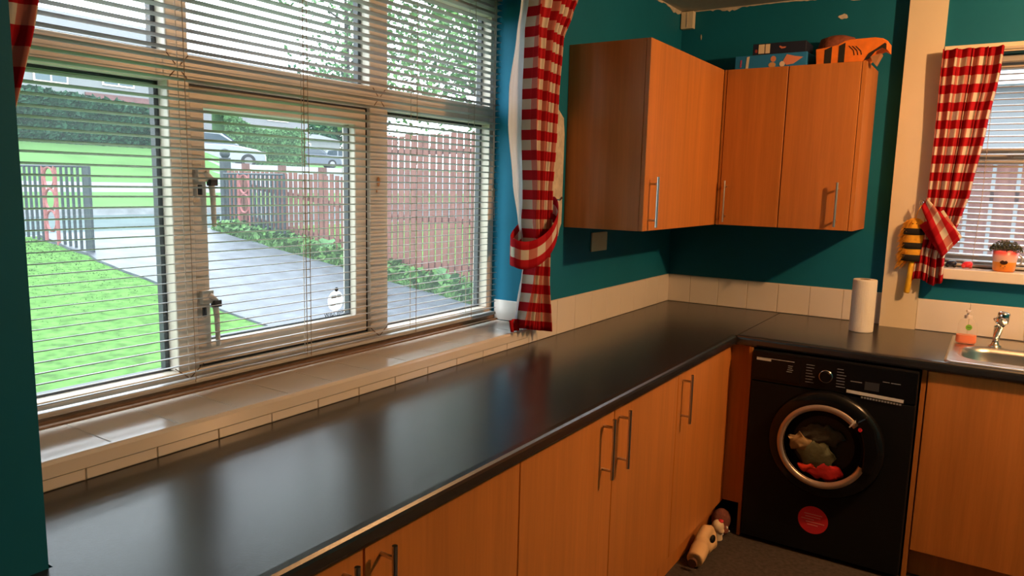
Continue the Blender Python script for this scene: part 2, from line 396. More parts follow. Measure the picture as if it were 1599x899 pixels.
# cockspur handles
for zc in (.60, .29):
    b = M(); x = XS
    b.box(x, x+.006, -2.662, -2.634, zc-.05, zc+.055); b.box(x+.004, x+.020, -2.655, -2.622, zc-.012, zc+.022)
    b.tube([(x+.016, -2.636, zc+.012), (x+.020, -2.620, zc-.004), (x+.022, -2.617, zc-.05), (x+.022, -2.616, zc-.125)], [.009, .009, .0075, .006], 8, 0)
    h_ = obj('window_handle', b, 'pvc', win, bevel=.002, label='cream lever handle')
    b = M(); b.box(x+.012, x+.030, -2.628, -2.606, zc-.022, zc-.004); b.tube([(x+.018, -2.650, zc-.02), (x+.018, -2.650, zc-.045)], .006, 8)
    obj('handle_catch', b, 'black', h_, bevel=.002, label='black and brown catch')
# paint dab and knob on the frame
b = M(); b.ball((F+.003, -2.010, .598), (.002, .007, .016), 10); b.ball((F+.003, -2.018, .568), (.0015, .003, .006), 8)
obj('glue_mark', b, mat('orange_glue', (.45, .2, .07), .6), win)
b = M(); b.ball((F+.003, -2.49, .078), (.006, .016, .008), 10); obj('knob', b, 'brownwood', win)
# sticker on the opening pane
b = M(); xs = -.2455
b.lathe((xs, -2.168, .226), [(0, 0), (.033, 0)], 0, 24, 0)
sm = mat('translucent_sticker', (.9, .9, .9), .6); _n = sm.node_tree.nodes; _l = sm.node_tree.links
_q = _n.new('ShaderNodeBsdfTranslucent'); _q.inputs['Color'].default_value = (.85, .87, .9, 1); _x = _n.new('ShaderNodeMixShader'); _x.inputs[0].default_value = .35
_l.new(_n['Principled BSDF'].outputs[0], _x.inputs[1]); _l.new(_q.outputs[0], _x.inputs[2]); _l.new(_x.outputs[0], _n['Material Output'].inputs[0])
stk = obj('window_sticker', b, sm, win)
b = M(); b.box(xs+.001, xs+.002, -2.186, -2.166, .236, .243); b.box(xs+.001, xs+.002, -2.162, -2.148, .237, .244); b.box(xs+.001, xs+.002, -2.19, -2.17, .213, .217); b.box(xs+.001, xs+.002, -2.165, -2.15, .214, .218)
b.lathe((xs+.001, -2.165, .262), [(0, 0), (.007, 0), (.007, .001), (0, .001)], 0, 10)
obj('sticker_print', b, 'matte_black', stk)
text('sticker_text', 'WilD. yJ0H', .019, frame(xs+.0015, -2.172, .187, (0, 1, .07), (0, -.07, 1)), 'matte_black', stk)
# wood strips between frame and sill
sw = obj('trim_4', M().box(-.215, -.196, YL, YR-.002, .0622, .085), 'brownwood', kind='structure', bevel=.003)
obj('trim_5', M().box(-.196, -.180, YL, YR-.002, .0622, .068), 'brownwood', kind='structure', bevel=.002)

# ------------------------------------------------------------------ venetian blinds
def slat_mesh(L, wd=.025, tilt=.16, along=1):
    b = M(); n = 4; pts = []
    for i in range(n+1):
        t = i/n-.5; pts.append((t*wd*math.cos(tilt), t*wd*math.sin(tilt)+.0016*(1-4*t*t)))
    for a in (0, L):
        for p in pts: b.v.append((p[0], a, p[1]))
    for i in range(n): b.quad((i, i+1, n+1+i+1, n+1+i))
    return b
bl = thing('venetian_blind', 'white venetian blind with open slats across the large window', 'blind', (-.172, -2.29, .09), 'white venetian blinds')
PX = -.172; y0, y1 = -3.205, YR-.050; pitch = .0228; n = 51
s0 = None
for i in range(n):
    z = .118+i*pitch
    if s0 is None:
        bm_ = slat_mesh(y1-y0); bm_.v = [(v[0]+PX, v[1]+y0, v[2]+z) for v in bm_.v]; s0 = obj('slat', bm_, 'slat', bl, smooth=True, solid=.0007)
    else:
        c = s0.copy(); COL.objects.link(c); c.location.z += i*pitch
        c.rotation_euler.x = random.uniform(-.0012, .0012); 
obj('bottom_rail', M().box(PX-.013, PX+.013, y0, y1, .092, .103), 'slat', bl, bevel=.003)
obj('head_rail', M().box(PX-.014, PX+.014, y0, y1, 1.27, 1.298), 'slat', bl, bevel=.002)
for yy in (-2.715, -2.345, -1.885, -1.57):
    b = M()
    for dx in (-.0135, .0135): b.tube([(PX+dx, yy, .095), (PX+dx, yy+.001, .6), (PX+dx, yy, 1.285)], .0011, 5)
    for i in range(n): b.tube([(PX-.0135, yy, .116+i*pitch), (PX+.0135, yy, .119+i*pitch)], .0007, 4)
    obj('ladder_cord', b, 'cord', bl)
b = M(); b.tube([(PX+.02, -1.452, 1.27), (PX+.021, -1.45, .9), (PX+.02, -1.448, .57)], .0011, 5); b.tube([(PX+.02, -1.462, 1.27), (PX+.021, -1.46, .9), (PX+.02, -1.45, .59)], .0011, 5)
b.ball((PX+.02, -1.449, .575), (.006, .008, .010), 8); b.tube([(PX+.02, -1.449, .575), (PX+.02, -1.456, .545)], [.006, .002], 6); b.tube([(PX+.02, -1.449, .575), (PX+.02, -1.443, .54)], [.006, .002], 6)
b.tube([(PX+.02, -1.445, .56), (PX+.02, -1.44, .47)], .001, 5)
obj('pull_cord', b, 'cord', bl)
b = M(); b.tube([(PX+.016, -2.36, 1.27), (PX+.016, -2.362, .10)], .0012, 5); obj('tilt_cord', b, 'cord', bl)

# ------------------------------------------------------------------ small window with blind
w2 = thing('window_2', None, None, (1.66, .13, WZ0), kind='structure')
b = M(); f0, f1 = .085, .15
b.box(WX0, WX1, f0, f1, WZ0-.01, WZ0+.055); b.box(WX0, WX1, f0, f1, WZ1-.05, WZ1); b.box(WX0, WX0+.05, f0, f1, WZ0, WZ1); b.box(WX1-.05, WX1, f0, f1, WZ0, WZ1); b.box(WX0, WX1, f0-.002, f1, .735, .80)
obj('window_frame', b, 'pvc', w2, bevel=.003)
obj('glass_pane', M().box(WX0+.05, WX1-.05, .12, .125, WZ0+.055, .735), 'glass', w2); obj('glass_pane', M().box(WX0+.05, WX1-.05, .12, .125, .80, WZ1-.05), 'glass', w2)
b = M(); b.box(1.46, 1.50, .07, .085, .75, .785); b.tube([(1.48, .062, .767), (1.55, .06, .767)], .007, 8); b.tube([(1.48, .085, .767), (1.48, .06, .767)], .009, 8)
obj('window_handle', b, 'pvc', w2, bevel=.002)
b = M(); b.box(WX0, WX1, .055, .085, WZ0+.0, WZ0+.012); obj('sill_strip', b, 'brownwood', w2)
sl2 = obj('trim_6', M().box(1.205, WX1+.04, -.095, .085, WZ0-.045, WZ0), 'tile', kind='structure', bevel=.004)
bl2 = thing('venetian_blind', 'small white venetian blind behind the potted plant', 'blind', (1.66, .045, WZ0+.02), 'white venetian blinds')
s0 = None; n2 = 34; p2 = .0255
for i in range(n2):
    z = WZ0+.03+i*p2
    if s0 is None:
        bm_ = slat_mesh(WX1-WX0-.02, .025, -.34); bm_.v = [(v[1]+WX0+.01, .045-v[0], v[2]+z) for v in bm_.v]; s0 = obj('slat', bm_, 'slat', bl2, smooth=True, solid=.0007)
    else: c = s0.copy(); COL.objects.link(c); c.location.z += i*p2
obj('bottom_rail', M().box(WX0+.01, WX1-.01, .033, .057, WZ0+.005, WZ0+.016), 'slat', bl2, bevel=.003)
obj('head_rail', M().box(WX0+.01, WX1-.01, .028, .062, WZ1-.03, WZ1-.002), 'slat', bl2, bevel=.003)
b = M(); b.tube([(1.38, .028, WZ1-.02), (1.385, .026, .6), (1.375, .027, WZ0+.03)], .0012, 5); obj('ladder_cord', b, 'cord', bl2)
b = M(); b.tube([(1.9, .028, WZ1-.02), (1.9, .027, WZ0+.03)], .0012, 5); obj('ladder_cord', b, 'cord', bl2)

# ------------------------------------------------------------------ worktop
WA, WB = .595, -.728
def nose(e, sgn):       # front edge profile (coordinate, z), square back to be joined
    r = .012
    return [(e-sgn*.02, 0), (e-sgn*.006, -.001), (e-sgn*.0015, -.006), (e, -.013), (e, -.030), (e-sgn*.003, -.037), (e-sgn*.008, -.040), (e-sgn*.02, -.040)]
b = M(); b.prism([(.003, -.040), (.003, 0)]+nose(WA, 1), 1, -3.27, WB+.0005)
b.box(.003, WA-.0005, WB, -.003, -.04, 0); b.prism([(.302, -.040), (.302, 0)]+nose(WA, 1), 1, -3.45, -3.27)
wt = thing('worktop', 'long black laminate worktop running in an L under both windows', 'worktop', (.6, -1.5, -.04))
obj('worktop_run', b, 'worktop', wt, smooth=False)
b = M()
SX0, SX1, SY0, SY1 = 1.385, 1.86, -.62, -.325    # hole for the bowl
pr = nose(WB, -1)
b.prism([(-.68, -.040), (-.68, 0)]+pr, 0, WA+.0015, 2.9)
b.box(WA+.0015, 1.045, -.68, -.009, -.04, 0); b.box(1.045, 1.19, -.68, -.063, -.04, 0); b.box(1.19, SX0-.02, -.68, WY-.008, -.04, 0)
b.box(SX1+.02, 2.9, -.68, WY-.008, -.04, 0); b.box(SX0-.02, SX1+.02, SY1+.02, WY-.008, -.04, 0); b.box(SX0-.02, SX1+.02, -.68, SY0-.02, -.04, 0)
obj('worktop_run', b, 'worktop', wt)
obj('joint_strip', M().box(WA-.0008, WA+.0016, -.70, -.01, -.02, .0006), 'dark', wt)

# ------------------------------------------------------------------ base cabinets under the big window
FX = .57; DZ0, DZ1 = -.742, -.044
def bar_handle(parent, p, L, axis_out, r=.0055):
    b = M(); o = Vector(axis_out)*.034; p = Vector(p)
    b.tube([p+o+Vector((0, 0, L/2)), p+o-Vector((0, 0, L/2))], r, 10)
    for s in (-.36, .36): b.tube([p+Vector((0, 0, s*L)), p+o+Vector((0, 0, s*L))], r*.8, 8)
    return obj('handle', b, 'steel', parent, smooth=False, label='brushed steel bar handle')
def base_unit(label, doors, y0, y1):
    t = thing('base_cabinet', label, 'cabinet', ((FX)/2, (y0+y1)/2, FL), 'base cabinets under the worktop')
    b = M(); b.box(.02, FX-.0195, y0+.001, y1-.001, DZ0, -.041); obj('body', b, 'wood_edge', t)
    obj('plinth', M().box(FX-.055, FX-.038, y0+.001, y1-.001, FL+.001, DZ0-.002), 'wood', t, label='dark-shadowed beech plinth board')
    for d0, d1, hy in doors:
        d = obj('door', M().box(FX-.018, FX, d0+.0018, d1-.0018, DZ0, DZ1), 'wood', t, bevel=.0015, seg=1)
        if hy is not None: bar_handle(d, (FX, hy, -.147), .18, (1, 0, 0))
    return t
base_unit('beech base cabinet nearest the camera, two handles meeting at the frame edge', [(-3.27, -2.872, -2.922), (-2.872, -2.352, -2.828)], -3.27, -2.352)
base_unit('beech double-door base cabinet with paired bar handles, mid-run', [(-2.352, -1.836, -1.908), (-1.836, -1.316, -1.800)], -2.352, -1.316)
ct = base_unit('beech single-door base cabinet next to the inner corner', [(-1.316, -.655, -1.272)], -1.316, -.655)
obj('corner_filler', M().box(FX-.018, .652, -.70, -.684, DZ0+.01, -.044), 'wood', ct)
obj('end_panel', M().box(.652, .666, -.735, -.05, FL+.001, -.042), 'wood', ct, label='full-height end panel beside the washing machine')
# right hand base cabinet (under the sink)
t = thing('base_cabinet', 'beech base cabinet under the sink, to the right of the washing machine', 'cabinet', (1.6, -.36, FL), 'base cabinets under the worktop')
obj('end_panel', M().box(1.277, 1.293, -.705, -.06, FL+.001, -.042), 'wood', t)
b = M(); b.box(1.294, 1.31, -.69, -.06, DZ0, -.041); b.box(2.48, 2.5, -.69, -.06, DZ0, -.041); b.box(1.294, 2.5, -.68, -.06, DZ0, DZ0+.016); b.box(1.294, 2.5, -.075, -.06, DZ0, -.06); obj('body', b, 'wood_edge', t)
d = obj('door', M().box(1.297, 1.895, -.708, -.690, DZ0, DZ1), 'wood', t, bevel=.0015, seg=1); bar_handle(d, (1.84, -.708, -.147), .18, (0, -1, 0))
d = obj('door', M().box(1.899, 2.497, -.708, -.690, DZ0, DZ1), 'wood', t, bevel=.0015, seg=1); bar_handle(d, (1.95, -.708, -.147), .18, (0, -1, 0))
obj('plinth', M().box(1.294, 2.5, -.655, -.64, FL+.001, DZ0-.002), 'wood', t)

# ------------------------------------------------------------------ wall cabinets
DA, DB, CB, CT, YA, XB = .342, -.324, .435, 1.14, -1.171, .937
t = thing('wall_cabinet', 'beech wall cabinet on the window wall with a single wide door', 'cabinet', (DA/2, YA/2, CB), 'wall cabinets')
b = M(); b.box(.002, DA-.02, YA+.016, -.002, CB, CT); obj('body', b, 'wood_edge', t)
obj('side_panel', M().box(.002, DA-.019, YA, YA+.015, CB, CT), 'wood', t)
d = obj('door', M().box(DA-.018, DA, YA, DB-.004, CB, CT), 'wood', t, bevel=.0015, seg=1)
bar_handle(d, (DA, -1.125, .545), .19, (1, 0, 0))
t = thing('wall_cabinet', 'beech wall cabinet on the back wall with two doors, boxes on top', 'cabinet', ((DA+XB)/2, DB/2, CB), 'wall cabinets')
obj('body', M().box(DA+.001, XB-.017, DB+.02, -.002, CB, CT), 'wood_edge', t)
obj('side_panel', M().box(XB-.016, XB, DB, -.002, CB, CT), 'wood', t)
obj('corner_post', M().box(DA+.001, DA+.012, DB+.002, DB+.02, CB, CT), 'wood_edge', t)
for d0, d1, hx in ((DA+.013, .624, .385), (.626, XB-.018, .868)):
    d = obj('door', M().box(d0+.0012, d1-.0012, DB, DB+.018, CB, CT), 'wood', t, bevel=.0015, seg=1); bar_handle(d, (hx, DB, .545), .19, (0, -1, 0))

# ------------------------------------------------------------------ washing machine
wx0, wx1, wy, wz0, wz1 = .672, 1.270, -.750, FL+.018, -.047
t = thing('washing_machine', 'black front-loading washing machine with round porthole door and red sticker', 'washing machine', ((wx0+wx1)/2, wy/2, FL))
cx, cz = .967, -.385
# body with a round hole in front
b = M(); n = 40; R0 = .165
b.box(wx0, wx1, wy+.012, -.20, wz0, wz1)
b.v += [(wx0, wy, wz0), (wx1, wy, wz0), (wx1, wy, wz1-.125), (wx0, wy, wz1-.125), (wx0, wy+.012, wz0), (wx1, wy+.012, wz0), (wx1, wy+.012, wz1-.125), (wx0, wy+.012, wz1-.125)]
k = len(b.v)-8
for q in ((0, 1, 2, 3), (0, 4, 5, 1), (1, 5, 6, 2), (3, 2, 6, 7), (0, 3, 7, 4)): b.quad([k+i for i in q])
obj('body', b, 'matte_black', t, bevel=.004)
cp = obj('control_panel', M().box(wx0, wx1, wy-.002, wy+.012, wz1-.122, wz1), 'gloss_black', t, bevel=.003)
b = M(); b.box(wx0+.012, wx0+.19, wy-.005, wy-.001, wz1-.11, wz1-.012); dr = obj('detergent_drawer', b, 'gloss_black', t, bevel=.003)
b = M(); b.box(wx0+.018, wx0+.075, wy-.0056, wy-.005, -.083, -.072); b.box(wx0+.018, wx0+.165, wy-.0056, wy-.005, -.0735, -.0715); obj('drawer_label', b, 'print_white', dr)
b = M()
for r_, (a, c) in enumerate(((.142, .160), (.142, .158), (.140, .162), (.137, .158))): b.box(wx0+a, wx0+c, wy-.0056, wy-.005, -.092-.008*r_, -.089-.008*r_)
obj('drawer_print', b, 'print_grey', dr)
# dial
dx, dz = .957, -.110
b = M(); b.lathe((dx, wy-.002, dz), [(.0, -.020), (.019, -.020), (.021, -.016), (.021, 0)], 1, 32); dl = obj('dial', b, 'gloss_black', cp, smooth=False)
b = M(); b.lathe((dx, wy-.002, dz), [(.0205, -.0005), (.0215, -.012), (.0245, -.012), (.0255, -.0005)], 1, 32); obj('dial_ring', b, 'chrome', cp, smooth=True)
b = M()
for i in range(7):
    b.box(dx-.075, dx-.075+random.uniform(.022, .038), wy-.0026, wy-.002, dz+.034-i*.0115, dz+.036-i*.0115)
    b.box(dx+.038, dx+.038+random.uniform(.022, .036), wy-.0026, wy-.002, dz+.034-i*.0115, dz+.036-i*.0115)
b.box(1.155, 1.178, wy-.0026, wy-.002, -.100, -.098); b.box(1.183, 1.215, wy-.0026, wy-.002, -.101, -.0985)
b.box(1.045, 1.085, wy-.0026, wy-.002, -.116, -.113)
obj('programme_print', b, 'print_grey', cp, kind='stuff')
obj('display', M().box(1.095, 1.145, wy-.003, wy-.002, -.140, -.108), mat('display_grey', (.05, .05, .055), .2), cp)
st = Matrix.Translation((1.132, wy-.004, -.158)) @ Matrix.Rotation(.035, 4, 'Y')
obj('white_sticker', M().box(-.098, .098, -.0004, .0004, -.006, .006, T=st), 'print_white', cp, label='long white sticker strip with fine print')
b = M()
for i in range(14): b.box(-.045+i*.010, -.038+i*.010, -.0006, .0004, -.017, -.0105, T=st)
obj('sticker_print', b, 'print_grey', cp)
# door
b = M(); b.lathe((cx+.008, wy, cz+.004), [(.150, -.036), (.178, -.040), (.205, -.032), (.214, -.018), (.214, .0)], 1, 56, 0)
wd = obj('door', b, 'gloss_black', t, smooth=True)
b = M(); b.lathe((cx, wy, cz), [(.143, -.030), (.147, -.043), (.160, -.044), (.167, -.038)], 1, 56, 0, a0=-.35-2*PI+.0, a1=-.35-2*PI+.0+2*PI-1.15+.0)
rg = M(); rg.lathe((cx, wy, cz), [(.143, -.028), (.146, -.043), (.160, -.0445), (.168, -.038)], 1, 60, 0, a0=math.radians(42), a1=math.radians(342))
obj('door_ring', rg, mat('silver_ring', (.55, .42, .34), .35, .6), wd, smooth=True)
b = M(); b.lathe((cx, wy, cz), [(.0, .03), (.06, .024), (.11, .004), (.142, -.028)], 1, 40, 0)
gl = glassmat('porthole_glass', (.50, .46, .44)); obj('door_glass', b, gl, wd, smooth=True)
b = M(); b.prism([(cx+.118, cz+.128), (cx+.150, cz+.152), (cx+.185, cz+.105), (cx+.205, cz+.02), (cx+.185, cz-.07), (cx+.150, cz-.065), (cx+.150, cz+.02), (cx+.14, cz+.07)], 1, wy-.050, wy-.030)
hd = obj('door_handle', b, 'gloss_black', wd, bevel=.006)
b = M(); b.box(-.018, .018, -.0005, .0005, -.0025, .0025, T=Matrix.Translation((cx+.105, wy-.051, cz+.118)) @ Matrix.Rotation(-1.0, 4, 'Y')); obj('white_mark', b, 'print_white', wd)
b = M(); b.lathe((cx+.133, wy-.0515, cz+.100), [(0, 0), (.0075, 0), (.0075, .001), (0, .001)], 1, 16); obj('red_dot', b, 'red', wd)
# drum interior with laundry
b = M(); b.lathe((cx, wy+.0, cz), [(.158, -.026), (.162, .0), (.162, .010)], 1, 40, 0); obj('door_seal', b, 'matte_black', t, smooth=True)
drum = M(); drum.lathe((cx, wy-.0005, cz), [(.0, .0), (.145, .0)], 1, 40)
obj('drum', drum, mat('drum_dark', (.02, .018, .016), .4), t)
ld_ = lambda c: mat('laundry_cloth', c, .95, var=.35, vscale=18, bump=.8, bscale=30)
for nm, c, col, r in (('laundry', (cx-.085, -.762, cz-.002), (.40, .26, .12), (.045, .014, .036)), ('laundry', (cx-.02, -.760, cz-.045), (.13, .13, .07), (.07, .014, .062)), ('laundry', (cx+.01, -.762, cz-.105), (.55, .02, .02), (.072, .013, .035)), ('laundry', (cx-.05, -.764, cz-.100), (.75, .05, .02), (.03, .012, .018)), ('laundry', (cx-.005, -.758, cz+.04), (.07, .065, .05), (.08, .012, .04))):
    bb = M(); bb.ball(c, r, 20)
    bb.v = [(v[0]+.008*math.sin(v[2]*140+v[0]*60), v[1]+.003*math.sin(v[0]*190+v[2]*90), v[2]+.007*math.sin(v[0]*130)) for v in bb.v]
    obj(nm, bb, ld_(col), t, smooth=True, label='wad of washing seen through the porthole')
b = M(); b.lathe((.954, wy-.001, -.704), [(0, 0), (.057, 0), (.057, .001), (0, .001)], 1, 36)
rs = obj('red_sticker', b, 'red', t, label='round red sticker')
b = M()
for r_, (a, c) in enumerate(((-.034, .034), (-.030, .028), (-.044, .004), (-.026, .044), (-.020, .020))): b.box(.954+a, .954+c, wy-.0018, wy-.001, -.682-r_*.011, -.679-r_*.011)
obj('sticker_print', b, 'pink', rs)
for x in (wx0+.05, wx1-.05):
    for y in (wy+.06, -.26): b = M(); b.lathe((x, y, FL), [(0, .001), (.02, .001), (.02, .012), (.008, .012), (.008, .022), (0, .022)], 2, 14); obj('foot', b, 'matte_black', t)

# ------------------------------------------------------------------ sink, tap
t = thing('sink', 'stainless steel inset sink in the black worktop below the small window', 'sink', (1.75, -.45, -.16))
def rr(x0, x1, y0, y1, r, n=6):
    P = []
    for cx_, cy_, a in ((x1-r, y1-r, 0), (x0+r, y1-r, PI/2), (x0+r, y0+r, PI), (x1-r, y0+r, 3*PI/2)):
        for k in range(n+1): P.append((cx_+r*math.cos(a+k*PI/2/n), cy_+r*math.sin(a+k*PI/2/n)))
    return P
b = M(); loops = []
for (o, z) in ((0, -.001), (0, .004), (.01, .0055), (.018, .0035)): loops.append([(x, y, z) for x, y in rr(1.340+o, 2.30-o, -.712+o, -.115-o, .02)])
bow = [(o, z) for o, z in ((-.012, .0035), (0, .001), (.006, -.02), (.02, -.13), (.06, -.152))]
for o, z in bow: loops.append([(x, y, z) for x, y in rr(SX0+o, SX1-o, SY0+o, SY1-o, .09)])
n = len(loops[0])
for L in loops: b.v += L
for i in range(len(loops)-1):
    for k in range(n): k2 = (k+1) % n; b.quad((i*n+k, i*n+k2, (i+1)*n+k2, (i+1)*n+k))
b.quad([(len(loops)-1)*n+k for k in range(n)])
obj('sink_basin', b, 'steel', t, smooth=True)
b = M(); b.lathe((1.62, -.47, -.1515), [(0, .001), (.03, .001), (.035, .004), (.04, .0)], 2, 20); obj('drain', b, 'chrome', t, smooth=True)
b = M()
for i in range(7): b.box(1.93, 2.27, -.66+i*.065, -.645+i*.065, .0034, .0065)
obj('drainer_ribs', b, 'steel', t, bevel=.002)
t = thing('tap', 'chrome sink tap with a thick head, standing behind the sink bowl', 'tap', (1.492, -.288, .0035))
b = M(); b.lathe((1.492, -.288, .004), [(0, 0), (.024, 0), (.024, .006), (.016, .009), (.012, .02)], 2, 24); obj('base', b, 'chrome', t, smooth=True)
b = M(); b.tube([(1.492, -.288, .01), (1.494, -.289, .05), (1.498, -.292, .085), (1.502, -.295, .10)], [.0105, .012, .017, .019], 18); obj('neck', b, 'chrome', t, smooth=True)
b = M(); b.tube([(1.502, -.295, .098), (1.506, -.298, .105), (1.511, -.300, .140), (1.512, -.300, .146)], [.017, .021, .021, .017], 18); hd = obj('head', b, 'chrome', t, smooth=True)
b = M(); b.tube([(1.490, -.294, .118), (1.478, -.296, .112)], [.007, .006], 10); obj('lever', b, 'chrome', hd, smooth=True)

# ------------------------------------------------------------------ things on the worktop
t = thing('kitchen_roll', 'white kitchen paper roll standing on the worktop by the pillar', 'kitchen roll', (.999, -.266, 0))
b = M(); b.lathe((.999, -.266, .001), [(.021, 0), (.047, 0), (.0485, .004), (.0485, .223), (.047, .227), (.021, .227)], 2, 36); obj('paper', b, mat('paper', (.80, .76, .68), .95, bump=.4, bscale=150), t, smooth=False)
b = M(); b.lathe((.999, -.266, .001), [(.0205, 0), (.0205, .228), (.0185, .228), (.0185, 0), (.0205, 0)], 2, 24); obj('core', b, mat('cardboard', (.30, .20, .12), .9), t)
t = thing('soap_bottle', 'clear pump soap bottle with orange liquid at the corner of the sink', 'bottle', (1.392, -.292, .0045))
def ell(z, rx, ry, n=24, cx=1.392, cy=-.292): return [(cx+rx*math.copysign(abs(math.cos(2*PI*k/n))**.7, math.cos(2*PI*k/n)), cy+ry*math.copysign(abs(math.sin(2*PI*k/n))**.7, math.sin(2*PI*k/n)), z) for k in range(n)]
def loft(loops, capb=True, capt=True):
    b = M(); n = len(loops[0])
    for L in loops: b.v += L
    for i in range(len(loops)-1):
        for k in range(n): k2 = (k+1) % n; b.quad((i*n+k, i*n+k2, (i+1)*n+k2, (i+1)*n+k))
    if capb: b.quad(list(reversed(range(n))))
    if capt: b.quad([(len(loops)-1)*n+k for k in range(n)])
    return b
clear = bpy.data.materials.new('clear_plastic'); clear.use_nodes = True
_n = clear.node_tree.nodes; _l = clear.node_tree.links; _b = _n['Principled BSDF']; _b.inputs['Base Color'].default_value = (.9, .85, .8, 1); _b.inputs['Roughness'].default_value = .12
_t = _n.new('ShaderNodeBsdfTransparent'); _m = _n.new('ShaderNodeMixShader'); _m.inputs[0].default_value = .14; _l.new(_t.outputs[0], _m.inputs[1]); _l.new(_b.outputs[0], _m.inputs[2]); _l.new(_m.outputs[0], _n['Material Output'].inputs[0])
obj('bottle_body', loft([ell(.005, .034, .022), ell(.012, .038, .025), ell(.035, .037, .024), ell(.085, .032, .021), ell(.100, .026, .018), ell(.108, .013, .012)]), clear, t, smooth=True)
obj('liquid', loft([ell(.007, .032, .020), ell(.013, .0365, .0235), ell(.034, .0360, .0228), ell(.040, .0355, .0224)]), mat('orange_soap', (.85, .16, .015), .2), t, smooth=False)
b = M(); b.lathe((1.392, -.292, .107), [(0, 0), (.014, 0), (.014, .012), (.006, .014), (.006, .026), (.010, .028), (.010, .034), (0, .034)], 2, 18); b.box(1.386, 1.398, -.325, -.292, .132, .140); obj('pump', b, mat('pump_plastic', (.72, .64, .58), .35), t, bevel=.001)
b = M(); b.lathe((1.398, -.3172, .074), [(0, 0), (.0115, 0), (.0115, .003), (0, .003)], 1, 20); lb = obj('green_label', b, mat('green_label', (.22, .50, .05), .5), t)
b = M(); b.box(1.391, 1.405, -.3178, -.3171, .073, .0755); obj('label_print', b, mat('dark_green', (.04, .15, .02), .6), lb)

# ------------------------------------------------------------------ on the small window sill
zs = WZ0+.0005
pc = (1.492, -.035, zs)
t = thing('plant_pot', 'pink and orange handled cup pot with a face, holding a dark bushy plant', 'plant pot', pc)
pm = mat('pot_glaze', (.8, .3, .2), .3); _n = pm.node_tree.nodes; _l = pm.node_tree.links
_tc = _n.new('ShaderNodeTexCoord'); _s = _n.new('ShaderNodeSeparateXYZ'); _l.new(_tc.outputs['Object'], _s.inputs[0])
_mr = _n.new('ShaderNodeMapRange'); _mr.inputs['From Min'].default_value = 0; _mr.inputs['From Max'].default_value = .09; _l.new(_s.outputs['Z'], _mr.inputs['Value'])
_r = _n.new('ShaderNodeValToRGB'); e = _r.color_ramp.elements; e[0].color = (.80, .24, .03, 1); e[1].color = (.85, .15, .17, 1)
for p_, c_ in ((.44, (.90, .33, .03)), (.46, (.80, .55, .45)), (.72, (.82, .42, .38)), (.86, (.85, .12, .12))): q = e.new(p_); q.color = (*c_, 1)
_l.new(_mr.outputs[0], _r.inputs[0]); _l.new(_r.outputs[0], _n['Principled BSDF'].inputs['Base Color'])
b = M(); b.lathe(pc, [(0, 0), (.036, 0), (.040, .006), (.043, .045), (.050, .088), (.047, .089), (.040, .045), (.0, .043)], 2, 32); pot = obj('pot', b, pm, t, smooth=True)
b = M(); b.tube([(pc[0]+.043+.018*math.sin(a)*1.0, pc[1], zs+.05-.021*math.cos(a)) for a in [i*PI/10 for i in range(11)]], .0035, 8); obj('handle', b, mat('pot_handle', (.35, .36, .36), .3), pot, smooth=True)
b = M(); fy = pc[1]-.0415
b.lathe((pc[0]-.002, fy-.0015, zs+.040), [(0, 0), (.014, 0)], 1, 16, sy=.65)
for dx_ in (-.008, .006): b.ball((pc[0]+dx_-.003, fy, zs+.024), (.002, .0015, .002), 8)
b.box(pc[0]-.004, pc[0], fy-.0005, fy+.001, zs+.016, zs+.018)
obj('painted_face', b, mat('brown_glaze', (.04, .015, .01), .4), pot)
b = M(); b.lathe(pc, [(0, .078), (.046, .080)], 2, 20); obj('soil', b, mat('soil', (.04, .028, .02), .95), t)
b = M()
for i in range(700):
    a = random.uniform(0, 2*PI); r = random.uniform(0, 1)**.5; ph = random.uniform(0, PI/2)
    x, y, z = .060*r*math.cos(a), .050*r*math.sin(a), .083+.048*math.sqrt(max(0, 1-r*r))*random.uniform(.3, 1)
    b.leaf((pc[0]+x, pc[1]+y, zs+z), random.uniform(.008, .014))
obj('foliage', b, mat('dark_foliage', (.055, .06, .03), .7, var=.5, vscale=60), t, kind='stuff')
def critter(label, c, col, spot):
    t = thing('toy_car', label, 'toy', c)
    b = M(); b.ball((c[0], c[1], c[2]+.016), (.021, .014, .014), 16); b.ball((c[0]+.008, c[1], c[2]+.020), (.012, .012, .011), 12); b.ball((c[0]-.014, c[1]-.004, c[2]+.010), (.010, .010, .008), 10)
    obj('body', b, mat('toy_paint', col, .3, var=.2, vscale=70), t, smooth=True, remesh=.0016)
    for sx_ in (-.013, .013):
        b = M(); b.lathe((c[0]+sx_, c[1]-.0135, c[2]+.0065), [(0, -.002), (.0055, -.002), (.0065, 0), (.0055, .004), (0, .004)], 1, 14); obj('wheel', b, mat('toy_wheel', spot, .5), t, smooth=True)
critter('tiny black toy car at the curtain end of the sill', (1.300, -.012, zs), (.015, .02, .045), (.01, .01, .012))
critter('tiny red toy car on the sill between black toy and plant pot', (1.360, -.010, zs), (.75, .03, .05), (.5, .05, .05))

